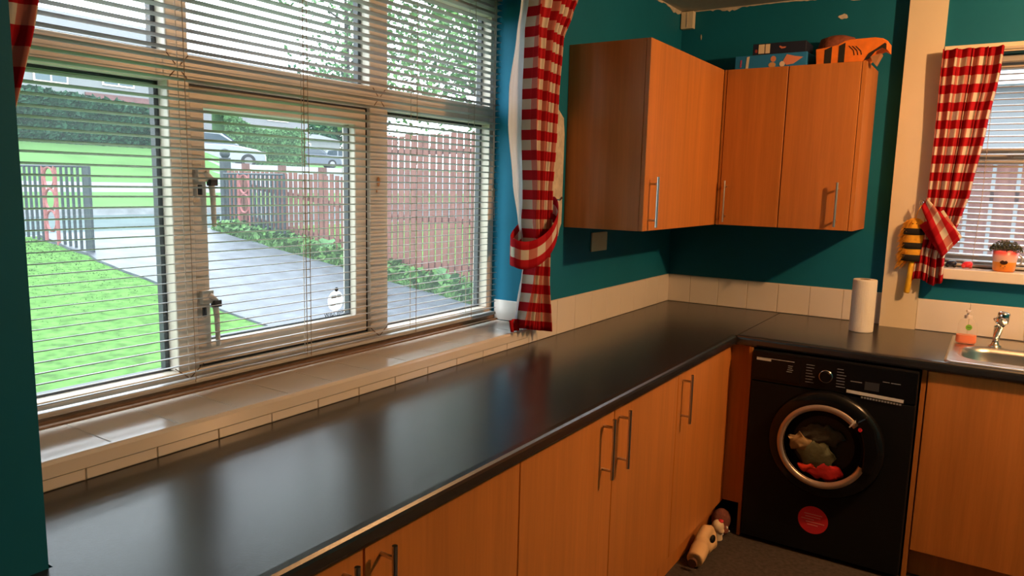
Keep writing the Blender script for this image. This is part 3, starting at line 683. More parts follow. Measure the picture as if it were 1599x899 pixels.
# ------------------------------------------------------------------ socket, sensor, lamp
t = thing('blank_wall_plate', 'cream double wall plate under the wall cabinet', 'socket', (.004, -.857, .318))
obj('plate', M().box(.001, .010, -.930, -.785, .320, .402), 'cream', t, bevel=.003)
b = M(); b.lathe((.010, -.918, .361), [(0, .0006), (.003, .0006), (.003, 0)], 0, 10); b.lathe((.010, -.797, .361), [(0, .0006), (.003, .0006), (.003, 0)], 0, 10); obj('screw', b, 'steel', t)
t = thing('junction_box', 'small cream wall box in the ceiling corner above the cabinets', 'junction box', (.036, -.02, 1.397))
obj('box', M().box(.004, .070, -.034, -.002, 1.402, 1.486), 'cream', t, bevel=.003)
b = M(); b.box(.034, .040, -.036, -.034, 1.41, 1.48); obj('seam', b, 'plaster', t)
t = thing('ceiling_lamp', 'bare warm bulb on a short holder under the ceiling', 'lamp', (LAMP[0], LAMP[1], LAMP[2]+.05))
b = M(); b.lathe((LAMP[0], LAMP[1], CE), [(0, -.001), (.045, -.001), (.04, -.02), (.006, -.022), (.006, -.09), (.018, -.095), (.018, -.14), (0, -.14)], 2, 20); obj('holder', b, 'pvc', t, smooth=False)
lo = bpy.data.objects.new('bulb', ld); COL.objects.link(lo); lo.location = (LAMP[0], LAMP[1], LAMP[2]+H)

# ------------------------------------------------------------------ curtains
def interp(rows, z):
    if z >= rows[0][0]: return rows[0][1:]
    for a, c in zip(rows, rows[1:]):
        if z >= c[0]:
            t = (a[0]-z)/(a[0]-c[0]); t = t*t*(3-2*t)*.5+t*.5
            return [a[i]*(1-t)+c[i]*t for i in range(1, len(a))]
    return rows[-1][1:]
def curtain_mesh(rows, z0, z1, put, folds, amp, clothw, ph=0, nu=90, nv=70, hem=None, u0=0, ks=1):
    def fn(u, v):
        z = z1+(z0-z1)*v; l, r = interp(rows, z)[:2]; wd = abs(r-l)
        uu = u+.035*math.sin(2*PI*folds*u+ph)*(1)
        a = amp*(.6+.4*math.sin(5*u+2*v+ph))*math.sin(2*PI*folds*u+ph+.8*math.sin(3*v))+amp*.35*math.sin(2*PI*folds*2.3*u+1.3+v*2)
        dz = (hem(u) if hem else 0)*v**6
        return put(l+(r-l)*uu, a, z+dz)
    return M().grid(fn, nu, nv, uvfn=lambda u, v: (u0+u*clothw, (z1-z0)*(1-v)*ks))
# large-window curtain: upper part to the tieback, then the tail
rows = [(1.40, -1.50, -1.17), (1.30, -1.52, -1.205), (1.24, -1.535, -1.245), (1.13, -1.55, -1.315), (.92, -1.555, -1.345), (.80, -1.553, -1.355), (.57, -1.53, -1.385), (.47, -1.53, -1.385), (.39, -1.515, -1.395), (.32, -1.500, -1.395), (.25, -1.515, -1.395), (.07, -1.555, -1.365)]
ct1 = thing('curtain', 'red and white gingham curtain tied back beside the large window', 'curtain', (.05, -1.43, .06), 'gingham curtains')
obj('cloth', curtain_mesh(rows, .055, 1.42, lambda y, a, z: (.055+a, y, z), 5.0, .033, .52, .4, hem=lambda u: .03-.04*u), 'gingham', ct1, smooth=True, solid=.0012)
lrows = [(1.42, -1.565, -1.48), (1.22, -1.565, -1.48), (1.10, -1.59, -1.48), (.92, -1.63, -1.48), (.80, -1.63, -1.48), (.60, -1.59, -1.48), (.47, -1.55, -1.46), (.36, -1.50, -1.43), (.30, -1.51, -1.43), (.16, -1.545, -1.43), (.10, -1.56, -1.43)]
obj('lining', curtain_mesh(lrows, .10, 1.40, lambda y, a, z: (.022+a*.4, y, z), 1.5, .010, .3, 1, 24, 50), 'lining', ct1, smooth=True, solid=.001, label='white lining')
hb = M(); hb.grid(lambda u, v: (.026+.006*math.sin(9*u), -1.590+.055*u+.012*v, .115-.045*v), 8, 4, uvfn=lambda u, v: (.038+u*.03, .003+.028*v)); obj('lining_hem', hb, 'gingham', ct1, smooth=True, solid=.0012)
def tieloop(u, v):
    th = 2*PI*u; y = -1.478+.133*math.cos(th); x = .055+.058*math.sin(th)
    z = .436+.55*(y+1.478)-.030*max(0, math.sin(th))+(.5-v)*.098
    return (x, y, z-.016*math.sin(th)**2)
tb = M(); tb.grid(tieloop, 64, 6, uvfn=lambda u, v: (u*.62, .098*(1-v)+.002)); obj('tieback', tb, 'gingham', ct1, smooth=True, solid=.0014)
b = M(); b.tube([(.0, -1.295, .545), (.05, -1.295, .545), (.06, -1.295, .555)], .004, 8); obj('tieback_hook', b, 'chrome', ct1)
# sliver of the other curtain at the left end of the large window
ct3 = thing('curtain', 'gingham curtain at the far left, mostly hidden behind the teal wall edge', 'curtain', (.06, -3.12, .7), 'gingham curtains')
obj('cloth', curtain_mesh([(1.42, -3.26, -3.105), (1.0, -3.26, -3.112), (.92, -3.26, -3.125), (.6, -3.26, -3.2)], .60, 1.42, lambda y, a, z: (.055+a, y, z), 2.2, .016, .25, .9, 30, 40), 'gingham', ct3, smooth=True, solid=.0012)
# curtain rails
b = M(); b.tube([(.05, -3.26, 1.425), (.05, -1.12, 1.425)], .009, 10); r_ = obj('curtain_rail', b, 'pvc'); tag(r_, 'thin white curtain rail above the large window', 'curtain rail')
# small window curtain
rows2 = [(1.20, 1.186, 1.412), (1.10, 1.185, 1.408), (.88, 1.187, 1.382), (.61, 1.185, 1.350), (.50, 1.185, 1.325), (.42, 1.175, 1.30), (.34, 1.165, 1.28), (.22, 1.160, 1.282)]
ct2 = thing('curtain', 'red and white gingham curtain tied back at the small sink window', 'curtain', (1.29, -.08, .22), 'gingham curtains')
obj('cloth', curtain_mesh(rows2, .222, 1.198, lambda x, a, z: (x, -.105-a, z), 4.3, .024, .50, 2.2, 110, 60, hem=lambda u: .012*math.sin(7*u), ks=.968), 'gingham', ct2, smooth=True, solid=.0012)
# folded tieback flap, a pointed strip from the hook across the curtain
A, Bp, Cp, Dp = Vector((1.172, -.135, .545)), Vector((1.190, -.138, .585)), Vector((1.335, -.150, .425)), Vector((1.270, -.150, .335))
def flap(u, v):
    p = A.lerp(Dp, u).lerp(Bp.lerp(Cp, u), v); return (p.x, p.y-.018*math.sin(PI*u)-.004*math.sin(9*v), p.z)
tb = M(); tb.grid(flap, 24, 10, uvfn=lambda u, v: (.235*u+.02, .118*v*(.45+.55*u)+.0))
obj('tieback', tb, 'gingham', ct2, smooth=True, solid=.0015)
tb = M(); tb.grid(lambda u, v: (Dp.x+(Cp.x-Dp.x)*v-.10*u*(1-v*.2), -.152+.03*u, Dp.z+(Cp.z-Dp.z)*v+.13*u-.02*u*v), 14, 8, uvfn=lambda u, v: (.02+.1*u, .118*v)); obj('tieback_back', tb, 'gingham', ct2, smooth=True, solid=.0015)
b = M(); b.tube([(1.20, -.06, 1.196), (2.1, -.06, 1.196)], .006, 8); r_ = obj('curtain_rail', b, 'pvc'); tag(r_, 'thin curtain wire along the top of the small window', 'curtain rail')

# ------------------------------------------------------------------ bee duster on a hook
t = thing('wall_hook', 'chrome ring hook on the cream pillar', 'hook', (1.172, -.075, .555))
b = M(); b.tube([(1.172, -.062, .565), (1.172, -.09, .563)], .004, 8); b.lathe((1.172, -.092, .562), [(.010, -.002), (.013, 0), (.010, .002), (.008, 0), (.010, -.002)], 1, 20); obj('hook', b, 'chrome', t, smooth=True)
t = thing('bee_duster', 'fluffy yellow and black striped bee duster hanging from the hook', 'duster', (1.148, -.10, .155))
yel = mat('yellow_fluff', (.85, .40, .03), .95, var=.25, vscale=40); blk = mat('black_fluff', (.015, .012, .010), .95)
b = M()
prof = [(0, .497), (.020, .492), (.034, .478), (.040, .45), (.041, .40), (.042, .36), (.040, .325), (.030, .31), (0, .305)]
b.lathe((1.152, -.098, 0), prof, 2, 26, sy=.55); bd = obj('body', b, yel, t, smooth=True)
for z in (.437, .375, .322):
    b = M(); b.lathe((1.152, -.098, 0), [(.030, z-.015), (.0435, z-.013), (.0435, z+.013), (.030, z+.015)], 2, 26, sy=.6); obj('stripe', b, blk, bd, smooth=True)
b = M()
for i in range(650):
    a = random.uniform(.60*PI, 1.45*PI) if random.random() < .8 else random.uniform(0, 2*PI); z = random.uniform(.285, .485)
    r = .040*(1 if z < .455 else .7)
    px, py = 1.148+r*math.cos(a)*1.0, -.094+.024*math.sin(a)
    q = len(b.v); dx_, dz_ = math.cos(a)*random.uniform(.0, .024)-.003, random.uniform(-.034, -.010)
    b.v += [(px, py-.002, z), (px, py+.003, z+.006), (px+dx_, py+random.uniform(-.006, .006), z+dz_)]; b.quad((q, q+1, q+2))
obj('fringe', b, yel, bd, kind='stuff')
b = M()
for dx_ in (-.006, .008): b.ball((1.152+dx_, -.1185, .472), .0022, 8)
obj('eyes', b, blk, bd)
b = M(); b.tube([(1.156, -.10, .31), (1.152, -.098, .24), (1.146, -.096, .172), (1.145, -.096, .165)], [.013, .012, .0125, .009], 12); obj('stick', b, mat('yellow_plastic', (.80, .46, .02), .4), t, smooth=True)
b = M(); b.tube([(1.152, -.098, .495), (1.160, -.096, .53), (1.170, -.094, .552)], .002, 6); obj('loop', b, yel, t)

# ------------------------------------------------------------------ things on top of the wall cabinets
zc = CT+.0005
t = thing('picture_box', 'flat light blue cardboard box with a picture front, lowest on the cabinet', 'box', (.53, -.20, zc), 'boxes on the wall cabinet')
T_ = Matrix.Translation((.535, -.215, zc)) @ Matrix.Rotation(-.02, 4, 'Z')
obj('box', M().box(-.160, .155, -.07, .10, 0, .062, T=T_), mat('blue_card', (.02, .22, .55), .5, var=.1), t, bevel=.002)
def fronts(parts, y, parent, name, z0=0):
    for col, P in parts:
        b = M(); b.prism(P, 1, y-.001, y); obj(name, b, mat('print_colour', col, .6), parent, T=T_)
def blob(cx, cz, rx, rz, n=14): return [(cx+rx*math.cos(2*PI*k/n), cz+rz*math.sin(2*PI*k/n)) for k in range(n)]
fronts([((.70, .30, .16), blob(.012, .040, .012, .013)), ((.65, .38, .16), blob(.008, .014, .016, .012)), ((.85, .70, .55), blob(.052, .016, .012, .012)), ((.80, .30, .18), [(.055, .03), (.07, .056), (.105, .046), (.14, .04), (.10, .014), (.07, .010)]), ((.75, .72, .60), [(-.110, .004), (-.098, .006), (-.094, .058), (-.106, .056)]), ((.50, .08, .20), [(-.136, .012), (-.130, .012), (-.128, .044), (-.134, .044)])], -.0705, t, 'printed_picture')
t = thing('dark_box', 'slim dark navy box with a pale label, stacked on the blue box', 'box', (.56, -.21, zc+.0625), 'boxes on the wall cabinet')
T_ = Matrix.Translation((.565, -.215, zc+.0627)) @ Matrix.Rotation(.015, 4, 'Z')
obj('box', M().box(-.118, .112, -.055, .09, 0, .050, T=T_), mat('navy_card', (.012, .018, .045), .55), t, bevel=.002)
for a, c in ((-.092, -.066), (-.062, -.042)):
    b = M(); b.box(a, c, -.0562, -.0552, .006, .046, T=T_); obj('label', b, 'cream', t)
fronts([((.60, .20, .12), [(.0, .036), (.012, .030), (.028, .030), (.024, .024), (.008, .022), (-.002, .030)]), ((.30, .05, .04), blob(-.102, .018, .006, .008))], -.0553, t, 'printed_mark')
t = thing('orange_bag', 'orange card bag with black stripes, open end hanging past the cabinet edge', 'bag', (.86, -.24, zc), None)
orange = mat('orange_card', (.90, .22, .02), .55, var=.12, vscale=25); ob = mat('black_band', (.02, .018, .015), .6)
O = [(.730, .0), (.724, .066), (.765, .070), (.812, .078), (.838, .092), (.860, .096), (.955, .097), (.985, .090), (1.004, .078), (1.006, .040), (.985, .052), (.960, .040), (.935, .012), (.925, .003)]
b = M(); b.prism([(x, zc+z) for x, z in O], 1, -.295, -.18); obj('card', b, orange, t, bevel=.003)
for x0, x1 in ((.762, .790), (.818, .842)):
    b = M(); b.prism([(x0, zc+.002), (x1, zc+.003), (x1+.0, zc+.066+(x1-.76)*.22), (x0-.0, zc+.060+(x0-.76)*.22)], 1, -.2965, -.2945); obj('black_stripe', b, ob, t)
b = M(); b.prism([(.918, zc+.004), (.935, zc+.034), (.965, zc+.052), (.994, zc+.072), (.999, zc+.066), (1.000, zc+.044), (.985, zc+.052), (.960, zc+.040), (.938, zc+.012)], 1, -.297, -.2945); obj('dark_opening', b, ob, t)
b = M()
for i in range(3): b.tube([(.856+i*.014, -.296, zc+.070-i*.002), (.876+i*.014, -.296, zc+.050-i*.002), (.880+i*.014, -.296, zc+.030)], .0018, 6)
obj('printed_lines', b, ob, t)
b = M(); b.prism([(.945, zc+.018), (.985, zc+.028), (.975, zc+.006), (.965, zc-.016), (.955, zc-.004)], 1, -.31, -.25); obj('torn_flap', b, mat('brown_card', (.42, .20, .09), .8), t)
t = thing('brown_basket', 'round reddish brown basket tucked behind the orange bag', 'basket', (.80, -.10, zc))
b = M(); b.lathe((.775, -.105, zc), [(0, 0), (.060, .0), (.070, .04), (.072, .10), (.062, .135), (.03, .148), (0, .150)], 2, 28, sx=1.15); bk = obj('basket', b, mat('basket_brown', (.26, .075, .04), .8, var=.3, vscale=50, bump=.6, bscale=90), t, smooth=True)

# ------------------------------------------------------------------ toys on the floor
t = thing('chew_toy', 'cream rubber chew toy with hollow round end lying by the cabinet plinth', 'toy', (.60, -1.03, FL))
b = M(); zf = FL
b.tube([(.606, -1.125, zf+.038), (.604, -1.09, zf+.042), (.600, -1.05, zf+.050), (.596, -1.02, zf+.055)], [.032, .034, .036, .026], 18)
b.ball((.592, -1.01, zf+.050), (.033, .035, .036), 16); b.tube([(.600, -1.0, zf+.03), (.612, -.95, zf+.045), (.608, -.92, zf+.075)], [.028, .028, .012], 14)
b.tube([(.585, -1.0, zf+.06), (.590, -.95, zf+.085), (.596, -.91, zf+.075)], [.026, .026, .018], 14)
b.ball((.606, -.93, zf+.024), (.026, .03, .022), 14)
cr = mat('cream_rubber', (.78, .50, .25), .6, var=.06)
b1 = obj('body', b, cr, t, smooth=True, remesh=.004)
b = M(); b.tube([(.6065, -1.155, zf+.037), (.606, -1.140, zf+.037)], [.017, .017], 18); obj('hollow_end', b, mat('hollow_brown', (.12, .05, .025), .9), t)
b = M(); b.ball((.6225, -.965, zf+.062), (.010, .022, .018), 14); obj('dark_patch', b, 'matte_black', t, smooth=True)
t = thing('white_toy_head', 'little white figure head with red cap between chew toy and corner', 'toy', (.60, -.83, FL))
b = M(); b.ball((.600, -.83, zf+.060), (.026, .028, .028), 16); b.ball((.616, -.835, zf+.045), (.015, .016, .012), 12); b.tube([(.600, -.83, zf+.002), (.600, -.83, zf+.05)], [.024, .018], 12); obj('head', b, mat('pale_toy', (.80, .62, .42), .5), t, smooth=True, remesh=.003)
b = M(); b.ball((.610, -.826, zf+.083), (.012, .013, .008), 12); obj('cap', b, 'red', t, smooth=True)
t = thing('brown_soft_toy', 'dark brown soft toy with white spots deep in the corner', 'toy', (.590, -.68, FL))
b = M(); b.ball((.585, -.735, zf+.050), (.040, .05, .048), 16); b.ball((.60, -.77, zf+.022), (.030, .03, .020), 14); b.ball((.57, -.70, zf+.03), (.04, .05, .03), 14)
obj('body', b, mat('brown_plush', (.20, .065, .045), .95, bump=.6, bscale=150), t, smooth=True, remesh=.004)
b = M(); b.ball((.622, -.775, zf+.038), .006, 8); b.ball((.612, -.800, zf+.016), .006, 8); b.ball((.628, -.76, zf+.018), .004, 8); obj('white_spots', b, 'print_white', t)

# ================================================================== outside
def ground_z(x): return -1.15-.1*x
YD0, YD1, SL = .14, 2.62, -.088
# terrain as one grid: rows along -x
def terr(D, y):
    def pl(P):
        if D <= P[0][0]: return P[0][1]
        for a, c in zip(P, P[1:]):
            if D <= c[0]: return a[1]+(c[1]-a[1])*(D-a[0])/(c[0]-a[0])
        return P[-1][1]
    A = pl([(0, -1.12), (9.2, -.23), (12, -.12), (12.12, .02), (14, .25), (15.3, .44), (20, 1.42), (24, 1.75), (60, 3.0)])
    C = pl([(0, -1.12), (9.2, -.23), (12, -.12), (12.12, .0), (14, .25), (18, .86), (24, 1.14), (30, 1.28), (45, 1.55), (60, 2.3)])
    t = min(1, max(0, (y-(6.9+(D-14)*.62))/1.2)) if D > 12 else 0
    return A*(1-t)+C*t
Ds = [.3, 1, 2, 3, 4, 5, 6, 7, 8, 9.2, 9.35, 10.5, 11.9, 12, 12.12, 13, 14, 14.7, 15.3, 16, 17, 18, 19, 20, 22, 24, 27, 30, 34, 38, 45, 60, 85]
ys = [-30, -15, -8, -4, -2, 0, 2, 3, 4, 5, 6, 6.9, 7.5, 8.1, 9, 10, 11, 12, 13, 14, 15, 16, 17, 18, 20, 22, 25, 28, 32, 38, 48, 60, 85]
b = M(); nY = len(ys)
for D in Ds:
    for y in ys: b.v.append((-D, y, terr(D, y)))
for i in range(len(Ds)-1):
    for j in range(nY-1):
        D = (Ds[i]+Ds[i+1])/2; y = (ys[j]+ys[j+1])/2; m_ = 0
        if 9.2 < D < 9.35: m_ = 2
        elif 9.35 < D < 12: m_ = 1
        elif 12 < D < 12.12: m_ = 3
        elif 14 < D < 15.3: m_ = 2
        elif D > 15.3 and y > 7.5+(D-14)*.62 and D < 45: m_ = 2
        elif D > 12: m_ = 4
        a = i*nY+j; b.quad((a, a+1, a+nY+1, a+nY), m_)
obj('ground', b, ['grass', 'road', 'path', 'kerb', 'bank'], kind='structure')
b = M(); n = 24
for i in range(n+1):
    x = -.3-8.9*i/n; z = ground_z(x)+.036; jl = random.uniform(-.035, .035)
    b.v += [(x, YD0+SL*x+jl, z), (x, YD1+SL*x+jl, z), (x, YD0+SL*x+jl, z-.06), (x, YD1+SL*x+jl, z-.06)]
for i in range(n):
    a = 4*i; b.quad((a, a+1, a+5, a+4)); b.quad((a, a+4, a+6, a+2)); b.quad((a+1, a+3, a+7, a+5))
obj('driveway', b, 'drive', kind='structure')
# rough grass tufts along the verge and lawn edge, and broad weeds under the fence
b = M()
for i in range(3800):
    x = -random.uniform(1.5, 9.0); e = YD1+SL*x; y = e+abs(random.gauss(0, .24)); 
    if y > e+.60: y = e+random.uniform(0, .6)
    h = random.uniform(.04, .22)*(.5+.5*min(1, (y-e)/.3)); gz = ground_z(x)+.01
    q = len(b.v); a = random.uniform(0, PI); dx_, dy_ = math.cos(a)*.016, math.sin(a)*.016
    b.v += [(x-dx_, y-dy_, gz), (x+dx_, y+dy_, gz), (x+random.gauss(0, .04), y+random.gauss(0, .04), gz+h)]; b.quad((q, q+1, q+2))
for i in range(2600):
    x = -random.uniform(1.5, 9.0); e = YD1+SL*x; gz = ground_z(x); y = e+random.uniform(.05, .55)
    b.leaf((x, y, gz+random.uniform(.03, .20)), random.uniform(.06, .14), 0, asp=.6)
tag(obj('weeds', b, 'leaf', kind='stuff'), 'rough green weeds and grass along the foot of the fence', 'weeds', kind='stuff')
for i, (wx_, wyy, hh, lb) in enumerate(((-3.95, 3.16, .50, 'broad-leaved weed at the foot of the tall fence'), (-6.3, 3.36, .42, 'broad-leaved weed before the low fence, seen through the opening pane'))):
    t = thing('broad_leaf_weed', lb, 'plant', (wx_, wyy, ground_z(wx_)), 'broad weeds by the fence'); b = M(); b2 = M()
    for k in range(9):
        a = random.uniform(0, 2*PI); L = hh*random.uniform(.6, 1); tip = Vector((wx_+math.cos(a)*L*.5, wyy+math.sin(a)*L*.4, ground_z(wx_)+L*.75)); b0 = Vector((wx_, wyy, ground_z(wx_)))
        mid = b0.lerp(tip, .55)+Vector((0, 0, L*.14)); b2.tube([b0, mid], .006, 5)
        side = (tip-b0).cross(Vector((0, 0, 1))).normalized()*L*.15; q = len(b.v)
        b.v += [tuple(mid), tuple(mid.lerp(tip, .45)+side+Vector((0, 0, .02))), tuple(tip), tuple(mid.lerp(tip, .45)-side+Vector((0, 0, .02)))]; b.quad((q, q+1, q+2, q+3))
    obj('leaves', b, 'leaf_pale', t, kind='stuff'); obj('stem', b2, 'leaf', t)
b = M()
for i in range(9000):
    x = -random.uniform(2.0, 9.0)
    y = YD0+SL*x-abs(random.gauss(0, 1))*1.4; gz = ground_z(x); h = random.uniform(.008, .022); a = random.uniform(0, PI)
    q = len(b.v); b.v += [(x-math.cos(a)*.01, y-math.sin(a)*.01, gz), (x+math.cos(a)*.01, y+math.sin(a)*.01, gz), (x+random.gauss(0, .02), y+random.gauss(0, .02), gz+h)]; b.quad((q, q+1, q+2))
tag(obj('grass_blades', b, 'grass', kind='stuff'), 'short bright green grass blades on the front lawn', 'grass', kind='stuff')

# fences along the driveway
def fy_(x): return 3.15+SL*x
def board_fence(label, xa, xb, ztop, step, bw, rails, postx, posth=.06):
    t = thing('board_fence', label, 'fence', ((xa+xb)/2, fy_((xa+xb)/2), ground_z(xa)), 'board fences along the driveway')
    n = int(abs(xb-xa)/step); base = None
    for i in range(n+1):
        x = xa-(i+.5)*step; gz = ground_z(x)-.03; zt_ = ztop(x)+random.uniform(-.018, .018); y = fy_(x)
        T_ = Matrix.Translation((x, y, 0)) @ Matrix.Rotation(math.atan2(-SL, 1)*-1+random.uniform(-.03, .03), 4, 'Z') @ Matrix.Rotation(random.uniform(-.008, .008), 4, 'Y')
        obj('board', M().box(-bw/2, bw/2, -.006, .006, gz, zt_, T=T_), 'fence', t)
    for r in rails:
        b = M(); b.v = []
        for x in (xa, xb):
            z = r(x); y = fy_(x)+.012
            b.v += [(x, y, z), (x, y+.04, z), (x, y+.04, z+.07), (x, y, z+.07)]
        for q in ((0, 1, 2, 3), (7, 6, 5, 4), (0, 4, 5, 1), (1, 5, 6, 2), (2, 6, 7, 3), (3, 7, 4, 0)): b.quad(q)
        obj('rail', b, 'fence_rail', t)
    for x in postx:
        y = fy_(x)+.07; obj('post', M().box(x-.045, x+.045, y-.02, y+.07, ground_z(x)-.05, ztop(x)+posth), 'fence_rail', t)
    return t
board_fence('tall red-brown board fence beside the driveway, nearest the house', -2.9, -5.95, lambda x: 1.215+.02*(x+4), .115, .090, [lambda x: .95, lambda x: .1, lambda x: -.48], (-3.4, -5.7), -.02)
board_fence('low red-brown picket fence beside the driveway, towards the road', -6.03, -9.25, lambda x: .655-.028*(x+6), .122, .080, [lambda x: ground_z(x)+.20, lambda x: ground_z(x)+.72], (-6.15, -6.9, -7.9, -8.9), .10)

# iron gates
def gate(label, x0, y0, x1, y1, z0, z1, nb, orn, plate=True):
    d = Vector((x1-x0, y1-y0, 0)); L = d.length; u = d/L
    t = thing('iron_gate', label, 'gate', (x0, y0, z0(0)), 'iron driveway gates')
    P = lambda s, z: (x0+u.x*s, y0+u.y*s, z)
    b = M()
    for zf_ in (lambda s: z0(s), lambda s: z1): b.tube([P(0, zf_(0)), P(L, zf_(L))], .018, 6)
    for s in (0, L): b.tube([P(s, z0(s)), P(s, z1)], .020, 6)
    obj('frame', b, 'iron', t)
    for k in range(1, nb):
        s = L*k/nb
        if orn[0]-.02 < s < orn[1]+.02: continue
        b = M(); b.tube([P(s, z0(s)), P(s, z1)], .017, 6); obj('bar', b, 'iron', t)
    for s in orn:
        b = M(); b.tube([P(s, z0(s)), P(s, z1)], .022, 6); obj('bar', b, 'redpaint', t, label='faded red bar')
    c = (orn[0]+orn[1])/2; r = (orn[1]-orn[0])*.42; zz = z1-r-.03
    while zz-r > z0(c)+.02:
        b = M(); b.tube([(P(c+r*math.cos(a), 0)[0], P(c+r*math.cos(a), 0)[1], zz+r*1.15*math.sin(a)) for a in [i*2*PI/18 for i in range(19)]], .017, 6, cap=False)
        obj('ring', b, 'redpaint', t, label='faded red ring ornament'); zz -= 2.4*r
    if plate:
        b = M(); b.box(-.06, .06, -.012, .012, z0(L)+.01, z1, T=Matrix.Translation((P(L-.07, 0)[0], P(L-.07, 0)[1], 0)) @ Matrix.Rotation(math.atan2(u.y, u.x), 4, 'Z')); obj('lock_plate', b, 'iron', t)
    b = M(); s = L-.10; b.tube([P(s, z0(s)-.11), P(s, z1)], .010, 6); obj('drop_bolt', b, 'iron', t)
    return t
gate('open iron gate with red ring ornament on the lawn side of the driveway', -9.3, .83, -7.75, .93, lambda s: -.24-.075*s, .695, 13, (.55, .82))
gate('open iron gate with red ring ornament folded along the low picket fence', -9.05, 3.72, -7.45, 3.60, lambda s: -.18-.09*s, .665, 15, (.42, .72), False)
t = thing('gate_post', 'stout dark iron gate post with a ball finial beside the picket fence', 'post', (-9.42, 4.02, -.25))
obj('post', M().box(-9.48, -9.36, 3.95, 4.09, -.26, .93), 'iron', t, bevel=.008)
b = M(); b.ball((-9.42, 4.02, 1.0), .085, 16); obj('ball_finial', b, 'iron', t, smooth=True)
b = M(); b.tube([(-9.42, 3.86, .3), (-9.35, 3.76, .3)], .012, 6); b.tube([(-9.42, 3.86, -.05), (-9.35, 3.76, -.05)], .012, 6); b.box(-9.40, -9.30, 3.70, 3.80, -.1, .0); obj('hinge', b, 'iron', t)

# hedges
def hedge(name, label, x0, x1, y0, y1, zt, n, size, m_, topf=None):
    b = M(); t = thing(name, label, 'hedge', ((x0+x1)/2, (y0+y1)/2, terr(-(x0+x1)/2, (y0+y1)/2)))
    core = M(); ny = 14
    def fn(u, v):
        y = y0+(y1-y0)*u; a = v*3; zb2 = terr(-x1, y)-.2; top = zt(y)
        if a <= 1: return (x1, y, zb2+(top-zb2)*a)
        if a <= 2: return (x1+(x0-x1)*(a-1), y, top)
        return (x0, y, top+(zb2-top)*(a-2))
    core.grid(fn, ny, 12); obj('hedge_core', core, m_, t)
    for i in range(n):
        y = random.uniform(y0, y1); zb2 = terr(-x1, y); top = zt(y)
        if random.random() < .7: p = (x1+random.uniform(-.05, .14), y, random.uniform(zb2, top))
        else: p = (random.uniform(x0, x1), y, top+random.uniform(-.05, .14))
        b.leaf(p, random.uniform(size*.6, size*1.3))
    obj('foliage', b, m_, t, kind='stuff')
hedge('hedge', 'long dark green clipped hedge at the top of the grass bank', -21.4, -20.1, 2.5, 9.2, lambda y: 2.72-.055*(y-6), 9000, .20, 'leaf_dark')
hedge('hedge', 'pale green tall hedge behind the parked white car', -34.6, -33.5, 21.3, 26.7, lambda y: 4.0-.19*(y-21.3)+.35*math.sin(y), 7000, .26, 'leaf_pale')
def tree(label, x, y, z0, h, crown, n, size, m_, seed=1, name='tree'):
    random.seed(seed); t = thing(name, label, 'tree', (x, y, z0))
    b = M(); b.tube([(x, y, z0), (x+.05, y+.03, z0+h*.3), (x-.04, y+.1, z0+h*.65), (x, y, z0+h*.95)], [.11*h/5, .09*h/5, .06*h/5, .02], 10)
    C_ = []
    for k in range(26):
        a = random.uniform(0, 2*PI); zz = z0+h*random.uniform(.28, 1); r = crown*math.sqrt(max(.05, 1-((zz-z0)/h-.6)**2*3))*random.uniform(.35, 1)
        p = (x+r*math.cos(a), y+r*math.sin(a), zz+.15); C_.append(p); b.tube([(x, y, zz-.35*r), ((x+p[0])/2, (y+p[1])/2, zz-.05), p], [.035*h/5, .022*h/5, .008], 6)
    obj('trunk', b, 'bark', t, smooth=True)
    b = M()
    for i in range(n):
        c = C_[i % len(C_)]; s = crown*.30
        b.leaf((c[0]+random.gauss(0, s), c[1]+random.gauss(0, s), c[2]+random.gauss(0, s*.8)), random.uniform(size*.6, size*1.4))
    obj('foliage', b, m_, t, kind='stuff')
tree('leafy tree behind the tall fence, filling the upper right panes', -9.6, 12.4, .2, 6.6, 2.7, 8000, .17, 'leaf', 3)
tree('thin leafy tree behind the low fence, seen in the upper middle pane', -17.5, 14.6, .8, 6.8, 1.8, 2800, .18, 'leaf_pale', 5)
tree('dark bushy tree behind the parked blue cars', -70, 61.5, 2.25, 9.5, 5.5, 5200, .6, 'leaf_dark', 8)
random.seed(11)
